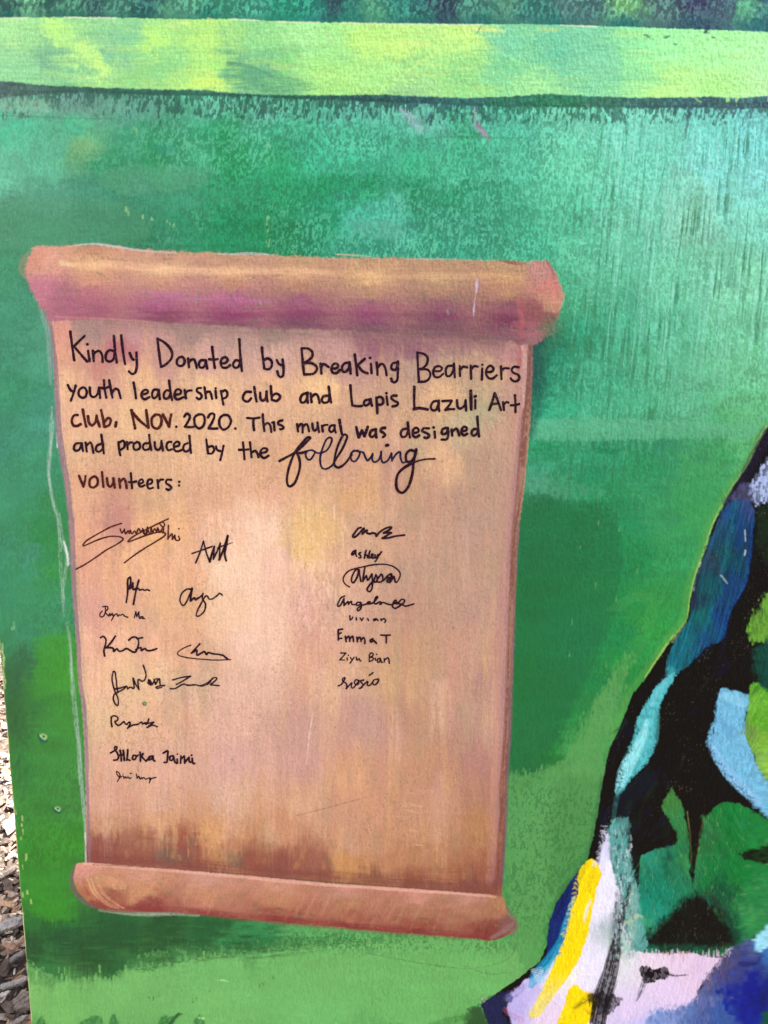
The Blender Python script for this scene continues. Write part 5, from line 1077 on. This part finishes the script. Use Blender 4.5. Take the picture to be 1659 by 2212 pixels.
_ink_n = [0]
def ink_mesh(pieces):
    V, F, C = [], [], []
    base = 0
    runs = []
    for crop, width, ink, text in pieces:
        x0, y0, wpx = CROPS[crop]
        s = wpx / 1659.0 * 0.5486
        hw0 = width * s * 0.55
        for st_ in text.split(';'):
            p = parse(st_.strip())
            runs.append((p, s, x0, y0, hw0, width, ink))
    split = []
    for p, *rest in runs:                                  # the pen stops where it turns back on itself
        cur = [p[0]]
        for a_, b_, c_ in zip(p, p[1:], p[2:]):
            cur.append(b_)
            v1 = np.subtract(b_, a_); v2 = np.subtract(c_, b_)
            cs = float(v1 @ v2) / (np.hypot(*v1) * np.hypot(*v2) + 1e-9)
            if cs < -0.62:
                split.append((cur, *rest)); cur = [b_]
        cur.append(p[-1]); split.append((cur, *rest))
    for p, s, x0, y0, hw0, width, ink in split:
        if True:
            q = np.array([(x0 * .5486 + a * s, y0 * .5486 + b * s) for a, b in p])
            c = crom(q, 6)
            if len(c) < 3:
                c = np.array([q[0] + (q[-1] - q[0]) * t for t in np.linspace(0, 1, 8)])
            # even resampling
            seg = np.hypot(*np.diff(c, axis=0).T); L = np.concatenate([[0], np.cumsum(seg)])
            n = max(4, int(L[-1] / 1.0) + 1)
            tt = np.linspace(0, L[-1], n)
            c = np.column_stack([np.interp(tt, L, c[:, 0]), np.interp(tt, L, c[:, 1])])
            d = np.gradient(c, axis=0); d /= (np.hypot(d[:, 0], d[:, 1]) + 1e-9)[:, None]
            nn = np.column_stack([-d[:, 1], d[:, 0]])
            k = rng.random()
            hw = hw0 * (1 + 0.16 * np.sin(tt / 9.0 + k * 9) * .6 + rng.normal(0, .05, n))
            # round ends
            cap = 4
            a0 = np.linspace(-90, 0, cap, endpoint=False)
            pre = np.array([c[0] + d[0] * hw[0] * math.sin(math.radians(t)) * .9 for t in a0]); prw = np.array([hw[0] * math.cos(math.radians(t)) for t in a0])
            post = np.array([c[-1] + d[-1] * hw[-1] * math.sin(math.radians(-t)) * .9 for t in a0[::-1]]); pow_ = np.array([hw[-1] * math.cos(math.radians(t)) for t in a0[::-1]])
            c = np.vstack([pre, c, post]); hw = np.concatenate([prw, hw, pow_]) + 0.02
            nn = np.vstack([np.repeat(nn[:1], cap, 0), nn, np.repeat(nn[-1:], cap, 0)])
            m = len(c)
            lft = c + nn * (hw * (1 + rng.normal(0, .05, m)))[:, None]; rgt = c - nn * (hw * (1 + rng.normal(0, .05, m)))[:, None]
            ring = np.vstack([lft, c, rgt])
            bx, bz = to_board(ring[:, 0], ring[:, 1])
            _ink_n[0] = (_ink_n[0] + 1) % 40
            hh = np.maximum(surf_h(bx, bz), 0)
            yy = -(hh + 0.00006 + 0.000012 * _ink_n[0])
            yy[m:2 * m] -= 0.00004                        # slightly domed ink film
            V.append(np.column_stack([bx, yy, bz]))
            ii = np.arange(m - 1)
            F.append(np.column_stack([ii, ii + 1, ii + 1 + m, ii + m]) + base)
            F.append(np.column_stack([ii + m, ii + 1 + m, ii + 1 + 2 * m, ii + 2 * m]) + base)
            col = np.repeat(INK[ink][None], 3 * m, 0) * (0.75 + 0.6 * noise(np.tile(np.arange(m), 3) / 7.0, np.zeros(3 * m) + k * 50, 300))[:, None]
            gap = sst(.72, .86, noise(np.tile(np.arange(m), 3) / 1.7, np.repeat(np.arange(3), m) * 3.1 + k * 90, 301))[:, None] * (.5 if width < 17 else .25)
            C.append(col + gap * (paint((150, 105, 95)) - col))
            base += 3 * m
    return np.vstack(V), np.vstack(F), np.vstack(C)

# ------------------------------------------------------------------ materials of the mural
def paint_material(name, rough, bump, spec=0.5):
    m, nt, b = new_mat(name)
    a = nt.nodes.new('ShaderNodeAttribute'); a.attribute_name = 'paint'
    tc = nt.nodes.new('ShaderNodeTexCoord')
    n1 = nt.nodes.new('ShaderNodeTexNoise'); n1.inputs['Scale'].default_value = 900; n1.inputs['Detail'].default_value = 3
    n2 = nt.nodes.new('ShaderNodeTexNoise'); n2.inputs['Scale'].default_value = 14; n2.inputs['Detail'].default_value = 4
    nt.links.new(tc.outputs['Object'], n1.inputs['Vector']); nt.links.new(tc.outputs['Object'], n2.inputs['Vector'])
    mr = nt.nodes.new('ShaderNodeMapRange')
    mr.inputs['To Min'].default_value = rough - 0.08; mr.inputs['To Max'].default_value = rough + 0.10
    nt.links.new(n2.outputs[0], mr.inputs['Value']); nt.links.new(mr.outputs[0], b.inputs['Roughness'])
    mx = nt.nodes.new('ShaderNodeMix'); mx.data_type = 'RGBA'; mx.blend_type = 'MULTIPLY'
    mx.inputs[0].default_value = 0.22
    rp = nt.nodes.new('ShaderNodeValToRGB')
    rp.color_ramp.elements[0].position = .3; rp.color_ramp.elements[0].color = (.6, .6, .6, 1)
    rp.color_ramp.elements[1].position = .7; rp.color_ramp.elements[1].color = (1.25, 1.25, 1.25, 1)
    nt.links.new(n1.outputs[0], rp.inputs[0])
    nt.links.new(a.outputs['Color'], mx.inputs[6]); nt.links.new(rp.outputs[0], mx.inputs[7])
    nt.links.new(mx.outputs[2], b.inputs['Base Color'])
    bp = nt.nodes.new('ShaderNodeBump'); bp.inputs['Strength'].default_value = bump; bp.inputs['Distance'].default_value = 0.0004
    nt.links.new(n1.outputs[0], bp.inputs['Height']); nt.links.new(bp.outputs[0], b.inputs['Normal'])
    b.inputs['Specular IOR Level'].default_value = spec
    return m

MAT_PAINT = paint_material('acrylic_paint', 0.42, 0.45, 0.13)
MAT_BACK = paint_material('glossy_acrylic_paint', 0.36, 0.45, 0.30)
MAT_SCROLL = paint_material('matt_acrylic_paint', 0.52, 0.28, 0.14)
MAT_INK = paint_material('marker_ink', 0.5, 0.1, 0.12)

def wood_material(name, c1, c2):
    m, nt, b = new_mat(name)
    tc = nt.nodes.new('ShaderNodeTexCoord'); mp = nt.nodes.new('ShaderNodeMapping')
    mp.inputs['Scale'].default_value = (30, 30, 2.5)
    n1 = nt.nodes.new('ShaderNodeTexNoise'); n1.inputs['Scale'].default_value = 3; n1.inputs['Detail'].default_value = 6
    rp = nt.nodes.new('ShaderNodeValToRGB')
    rp.color_ramp.elements[0].position = .3; rp.color_ramp.elements[0].color = (*c1, 1)
    rp.color_ramp.elements[1].position = .7; rp.color_ramp.elements[1].color = (*c2, 1)
    nt.links.new(tc.outputs['Object'], mp.inputs['Vector']); nt.links.new(mp.outputs[0], n1.inputs['Vector'])
    nt.links.new(n1.outputs[0], rp.inputs[0]); nt.links.new(rp.outputs[0], b.inputs['Base Color'])
    b.inputs['Roughness'].default_value = 0.75
    return m
MAT_PLY = wood_material('plywood', (.30, .20, .11), (.46, .34, .20))

# ------------------------------------------------------------------ the mural panel: one thing with its parts
root = empty('mural_panel', (0, 0, 0))
tag(root, 'large green painted plywood mural panel with a scroll of handwriting and signatures', 'mural')

FL = LAB[:-1, :-1]
def region_obj(name, codes, mat, parent):
    msk = np.isin(FL, codes)
    j, i = np.nonzero(msk)
    a = j * NX + i
    f = np.stack([a, a + 1, a + 1 + NX, a + NX], axis=1)
    u, inv = np.unique(f, return_inverse=True)
    vx = GX.ravel()[u]; vz = GZ.ravel()[u]; vy = -HGT.ravel()[u]
    o = mesh_obj(name, np.column_stack([vx, vy, vz]), inv.reshape(-1, 4), mat, parent, CANV.reshape(-1, 3)[u])
    return o

region_obj('painted_background', [0], MAT_BACK, root)
region_obj('painted_stripe', [1], MAT_BACK, root)
scroll = region_obj('painted_scroll', [2], MAT_SCROLL, root)
tag(scroll, 'peach parchment scroll covered with handwriting')
tag(region_obj('scroll_roll', [3], MAT_SCROLL, scroll), 'upper roll of the scroll, peach above and mauve below')
tag(region_obj('scroll_roll', [4], MAT_SCROLL, scroll), 'lower roll of the scroll with a maroon underside')
beast = region_obj('painted_creature', [5], MAT_PAINT, root)
for nm, code in (('blue_stripe', 6), ('aqua_stripe', 7), ('green_face', 8), ('nose', 9), ('white_fur', 10), ('yellow_stripe', 11)):
    if (FL == code).any():
        region_obj(nm, [code], MAT_PAINT, beast)
for nm, pieces in WRITING:
    V, F, C = ink_mesh(pieces)
    mesh_obj(nm, V, F, MAT_INK, scroll, C)

def slab(x0, x1, y0, y1, z0, z1):
    v = [(x0, y0, z0), (x1, y0, z0), (x1, y1, z0), (x0, y1, z0), (x0, y0, z1), (x1, y0, z1), (x1, y1, z1), (x0, y1, z1)]
    f = [(0, 3, 2, 1), (4, 5, 6, 7), (0, 1, 5, 4), (1, 2, 6, 5), (2, 3, 7, 6), (3, 0, 4, 7)]
    return v, f
DEPTH = 1.04
def box_part(name, *a):
    vv, ff_ = slab(*a)
    return mesh_obj(name, vv, ff_, MAT_PLY, root, smooth=False)
box_part('plywood_sheet', BL + .0004, BR, 0.0012, 0.018, BB, BT)
box_part('shade_box_side', BL + 0.004, BL + 0.022, 0.019, DEPTH, 0.0, BT - 0.01)  # unseen box behind the board, added to cast the shadow on the mulch
box_part('shade_box_side', BR - 0.022, BR - 0.004, 0.019, DEPTH, 0.0, BT - 0.01)
box_part('shade_box_back', BL + 0.004, BR - 0.004, DEPTH + 0.001, DEPTH + 0.019, 0.0, BT - 0.01)
box_part('shade_box_lid', BL + 0.002, BR - 0.002, 0.020, DEPTH + 0.03, BT - 0.009, BT + 0.012)

# countersunk screw holes with rims paler above than below
def screw(qx, qy, r_q, bright):
    bx, bz = to_board(qx, qy)
    bx = float(bx); bz = float(bz)
    R = r_q * DIST / FPX * 1.12
    N = 28
    prof = [(1.45, 0.00010), (1.15, 0.00045), (0.92, 0.00030), (0.72, -0.0001), (0.36, -0.00012), (0.28, -0.0008), (0.0, -0.0011)]
    V, F, C = [], [], []
    h0 = float(surf_h(np.array([bx]), np.array([bz]))[0]) + 0.0002
    for pi, (rr, zz) in enumerate(prof):
        for k in range(N):
            a = 2 * math.pi * k / N
            rj = rr * R * (1 + 0.06 * math.sin(3 * a + qx) + .04 * math.sin(5 * a))
            V.append((bx + rj * math.cos(a), -(h0 + zz + .0012 * (pi > 0) * 0.2), bz + rj * math.sin(a)))
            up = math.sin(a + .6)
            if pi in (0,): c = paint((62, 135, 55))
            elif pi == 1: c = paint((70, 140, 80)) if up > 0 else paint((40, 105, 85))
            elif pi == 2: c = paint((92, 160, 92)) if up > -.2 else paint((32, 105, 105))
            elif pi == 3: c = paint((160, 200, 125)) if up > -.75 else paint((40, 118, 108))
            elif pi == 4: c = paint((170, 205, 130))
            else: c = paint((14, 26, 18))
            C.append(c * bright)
    for pi in range(len(prof) - 1):
        for k in range(N):
            F.append((pi * N + k, pi * N + (k + 1) % N, (pi + 1) * N + (k + 1) % N, (pi + 1) * N + k))
    return mesh_obj('screw', V, F, MAT_PAINT, root, np.array(C))
screw(94.5, 1591, 9.5, 1.0)
screw(125, 1747, 8.0, 0.9)
screw(312.5, 1519.5, 3.2, .8)

# ------------------------------------------------------------------ ground and wood chip mulch
m, nt, b = new_mat('dark_soil')
tc = nt.nodes.new('ShaderNodeTexCoord')
n1 = nt.nodes.new('ShaderNodeTexNoise'); n1.inputs['Scale'].default_value = 40; n1.inputs['Detail'].default_value = 8
rp = nt.nodes.new('ShaderNodeValToRGB')
rp.color_ramp.elements[0].position = .35; rp.color_ramp.elements[0].color = (.022, .016, .012, 1)
rp.color_ramp.elements[1].position = .7; rp.color_ramp.elements[1].color = (.10, .072, .052, 1)
nt.links.new(tc.outputs['Object'], n1.inputs['Vector']); nt.links.new(n1.outputs[0], rp.inputs[0]); nt.links.new(rp.outputs[0], b.inputs['Base Color'])
bp = nt.nodes.new('ShaderNodeBump'); bp.inputs['Distance'].default_value = 0.02; bp.inputs['Strength'].default_value = .8
nt.links.new(n1.outputs[0], bp.inputs['Height']); nt.links.new(bp.outputs[0], b.inputs['Normal'])
b.inputs['Roughness'].default_value = .95
MAT_SOIL = m
gxs = np.concatenate([[-400, -60, -15], np.linspace(-4, 4, 161), [15, 60, 400]])
GXX, GYY = np.meshgrid(gxs, gxs)
gz = np.where((abs(GXX) < 4) & (abs(GYY) < 4), (fbm(GXX * 3.1 + 20, GYY * 3.1 + 20, 210, 4) - .5) * .035, 0)
n_ = len(gxs)
jj, ii = np.meshgrid(np.arange(n_ - 1), np.arange(n_ - 1), indexing='ij')
aa = (jj * n_ + ii).ravel()
gobj = mesh_obj('ground', np.column_stack([GXX.ravel(), GYY.ravel(), gz.ravel()]), np.column_stack([aa, aa + 1, aa + 1 + n_, aa + n_]), MAT_SOIL)
tag(gobj, kind='structure')

def chip_material(name):
    m, nt, b = new_mat(name)
    a = nt.nodes.new('ShaderNodeAttribute'); a.attribute_name = 'paint'
    tc = nt.nodes.new('ShaderNodeTexCoord')
    n1 = nt.nodes.new('ShaderNodeTexNoise'); n1.inputs['Scale'].default_value = 160; n1.inputs['Detail'].default_value = 5
    nt.links.new(tc.outputs['Object'], n1.inputs['Vector'])
    rp = nt.nodes.new('ShaderNodeValToRGB')
    rp.color_ramp.elements[0].position = .3; rp.color_ramp.elements[0].color = (.45, .42, .40, 1)
    rp.color_ramp.elements[1].position = .7; rp.color_ramp.elements[1].color = (1.2, 1.2, 1.2, 1)
    nt.links.new(n1.outputs[0], rp.inputs[0])
    mx = nt.nodes.new('ShaderNodeMix'); mx.data_type = 'RGBA'; mx.blend_type = 'MULTIPLY'; mx.inputs[0].default_value = .8
    nt.links.new(a.outputs['Color'], mx.inputs[6]); nt.links.new(rp.outputs[0], mx.inputs[7]); nt.links.new(mx.outputs[2], b.inputs['Base Color'])
    bp = nt.nodes.new('ShaderNodeBump'); bp.inputs['Distance'].default_value = .004; bp.inputs['Strength'].default_value = .7
    nt.links.new(n1.outputs[0], bp.inputs['Height']); nt.links.new(bp.outputs[0], b.inputs['Normal'])
    b.inputs['Roughness'].default_value = .85
    return m
MAT_CHIP = chip_material('weathered_wood')
CHIPC = np.array([(.20, .145, .11), (.28, .205, .155), (.38, .30, .24), (.30, .26, .235), (.13, .085, .065), (.36, .225, .14), (.08, .055, .042), (.46, .37, .29), (.25, .16, .11), (.10, .07, .055), (.055, .04, .03)], dtype=np.float32)

def chips(n, xlo, xhi, ylo, yhi, lmin, lmax, zlo, zhi, tilt):
    S = 5                                              # cross sections of four corners along the chip
    px = rng.uniform(xlo, xhi, n); py = rng.uniform(ylo, yhi, n)
    keep = ~((px > BL - 0.012) & (px < BR + .01) & (py > -0.02) & (py < DEPTH + .03))
    px, py = px[keep], py[keep]; n = len(px)
    L = rng.uniform(lmin, lmax, n) * rng.choice([1, 1, .6, 1.4], n); Wd = L * rng.uniform(.10, .48, n); T = np.minimum(Wd * rng.uniform(.2, .6, n), .008)
    ang = rng.uniform(0, 6.283, n); ti = rng.normal(0, tilt, n); ro = rng.normal(0, tilt * 1.3, n)
    pz = rng.uniform(zlo, zhi, n) + (fbm(px * 3.1 + 20, py * 3.1 + 20, 210, 4) - .5) * .035
    t = np.linspace(-.5, .5, S)
    V = np.zeros((n, S, 4, 3), dtype=np.float32)
    bend = rng.normal(0, .06, n)
    for s in range(S):
        endf = 1.0 if 0 < s < S - 1 else .55
        for k, (a, c) in enumerate(((-.5, -.5), (.5, -.5), (.5, .5), (-.5, .5))):
            V[:, s, k, 0] = L * (t[s] + rng.normal(0, .05, n))
            V[:, s, k, 1] = Wd * (a * endf + rng.normal(0, .12, n)) + bend * L * (4 * t[s] ** 2 - .5)
            V[:, s, k, 2] = T * (c * (endf + .2) + rng.normal(0, .18, n))
    x, y, z = V[..., 0], V[..., 1], V[..., 2]
    cr, sr = np.cos(ro)[:, None, None], np.sin(ro)[:, None, None]
    y, z = y * cr - z * sr, y * sr + z * cr
    ct, st2 = np.cos(ti)[:, None, None], np.sin(ti)[:, None, None]
    x, z = x * ct + z * st2, -x * st2 + z * ct
    ca, sa = np.cos(ang)[:, None, None], np.sin(ang)[:, None, None]
    x, y = x * ca - y * sa, x * sa + y * ca
    P = np.stack([x + px[:, None, None], y + py[:, None, None], z + pz[:, None, None]], -1)
    P = P.reshape(n, S * 4, 3)
    fl = []
    for s in range(S - 1):
        for k in range(4):
            k2 = (k + 1) % 4
            fl.append((s * 4 + k, s * 4 + k2, s * 4 + 4 + k2, s * 4 + 4 + k))
    fl += [(3, 2, 1, 0), (S * 4 - 4, S * 4 - 3, S * 4 - 2, S * 4 - 1)]
    F = (np.array(fl)[None] + (np.arange(n) * S * 4)[:, None, None]).reshape(-1, 4)
    c = CHIPC[rng.integers(0, len(CHIPC), n)] * rng.uniform(.8, 1.6, (n, 1))
    C = np.repeat(c[:, None, :], S * 4, 1) * rng.uniform(.85, 1.15, (n, S * 4, 1))
    return P.reshape(-1, 3), F, C.reshape(-1, 3)

parts = [chips(15000, -2.1, BL + .8, 0.0, 3.9, .018, .042, .000, .022, .32),
         chips(16000, -2.1, BL + .6, 0.0, 3.9, .006, .022, .006, .030, .5),
         chips(9000, -3.2, 3.2, -2.4, 4.4, .03, .07, .002, .02, .25)]
off = 0; VV, FF, CCc = [], [], []
for p_, f2, c2 in parts:
    VV.append(p_); FF.append(f2 + off); CCc.append(c2); off += len(p_)
mul = mesh_obj('wood_mulch', np.vstack(VV), np.vstack(FF), MAT_CHIP, None, np.vstack(CCc), smooth=False)
tag(mul, 'loose grey and brown wood chip mulch covering the ground behind the panel', 'mulch', kind='stuff')

# the larger chips that can be told apart, each a thing of its own
def big_chip(qx, qy, len_q, wid_q, ang_q, thick, col, label, seed, split=.3, name='wood_chip'):
    r = np.random.default_rng(seed)
    g = to_ground(qx, qy, .03)
    dist = (Vector(CAM) - g).length
    L = len_q * dist / FPX; Wd = wid_q * dist / FPX * 1.1
    ns, nr = 15, 10
    V, F, C = [], [], []
    for s in range(ns):
        t = s / (ns - 1)
        taper = min(1, (.35 + split * r.random()) + 3.2 * min(t, 1 - t))
        for k in range(nr):
            a = 2 * math.pi * k / nr
            ra = 1 + r.normal(0, .09)
            jag = r.normal(0, .05) if s in (0, ns - 1) else r.normal(0, .008)
            sq = 1 / max(abs(math.cos(a)), abs(math.sin(a)))       # squarish section
            sq = 1 + (sq - 1) * .7
            lean = .22 * Wd * math.cos(a) * (1 if s > ns / 2 else -1) * (abs(t - .5) * 2) ** 3
            V.append((L * (t - .5 + jag) + lean, .5 * Wd * math.cos(a) * ra * sq * taper + .06 * L * math.sin(t * 3 + seed), .5 * thick * math.sin(a) * ra * sq * (.6 + .4 * taper)))
            st_ = .8 + .45 * noise(np.array([k * 1.3 + seed]), np.array([t * 2.0]), 333)[0]
            C.append(np.array(col) * .62 * st_ * r.uniform(.9, 1.1))
    for s in range(ns - 1):
        for k in range(nr):
            k2 = (k + 1) % nr
            F.append((s * nr + k, s * nr + k2, (s + 1) * nr + k2, (s + 1) * nr + k))
    for s0, rev in ((0, True), ((ns - 1) * nr, False)):            # broken ends
        V.append(tuple(np.mean([V[s0 + k] for k in range(nr)], axis=0))); C.append(np.array(col) * .7)
        cidx = len(V) - 1
        for k in range(0, nr, 2):
            q = (s0 + k, s0 + (k + 1) % nr, s0 + (k + 2) % nr, cidx)
            F.append(q[::-1] if rev else q)
    o = mesh_obj(name, V, F, MAT_CHIP, None, np.array(C), smooth=False)
    # lie along the direction seen in the photograph, on the ground
    a = math.radians(ang_q)
    g2 = to_ground(qx + 20 * math.cos(a), qy + 20 * math.sin(a), .03)
    dd = (g2 - g)
    o.location = (g.x, g.y, .016 + thick * .5)
    o.rotation_euler = (r.normal(0, .18), r.normal(0, .10), math.atan2(dd.y, dd.x))
    tag(o, label, 'wood chip', 'large wood chips lying in the mulch')
    return o
q5 = lambda a, b_: (a * .3797, 1371.5 + b_ * .3797)
BIG = [((48, 1640), 40, 22, -16, .014, (.44, .40, .375), 'broad pale grey split wood chunk lying on dark soil beside the panel'),
       ((46, 1757), 30, 10, 18, .010, (.46, .27, .17), 'short orange brown wood chip below the broad grey chunk'),
       ((66, 1462), 17, 11, 8, .009, (.48, .35, .28), 'small pinkish block of wood just inside the shaded mulch'),
       ((80, 1957), 46, 11, -20, .009, (.44, .40, .37), 'long pale grey stick of wood slanting towards the panel edge'),
       ((10, 2022), 22, 8, -14, .006, (.70, .63, .57), 'palest sliver of split wood at the left edge of the photo'),
       ((128, 2078), 34, 26, 68, .016, (.34, .27, .225), 'rough thick brown bark lump touching the lower panel edge'),
       ((94, 2185), 34, 12, -25, .009, (.42, .36, .32), 'flat grey brown chip lying under the rough bark lump'),
       ((88, 1815), 28, 11, -35, .009, (.33, .29, .27), 'dark grey chip between the orange chip and the long stick'),
       ((40, 1335), 40, 6, -40, .006, (.50, .42, .35), 'grey twig like stick on the line between sun and shade'),
       ((70, 1725), 36, 5, 35, .005, (.28, .20, .16), 'thin brown splinter between grey chunk and orange chip')]
for k, ((a, b_), L_, W_, an, th, c, lab) in enumerate(BIG):
    qx, qy = q5(a, b_)
    big_chip(qx, qy, L_, W_, an, th, c, lab, 50 + k)
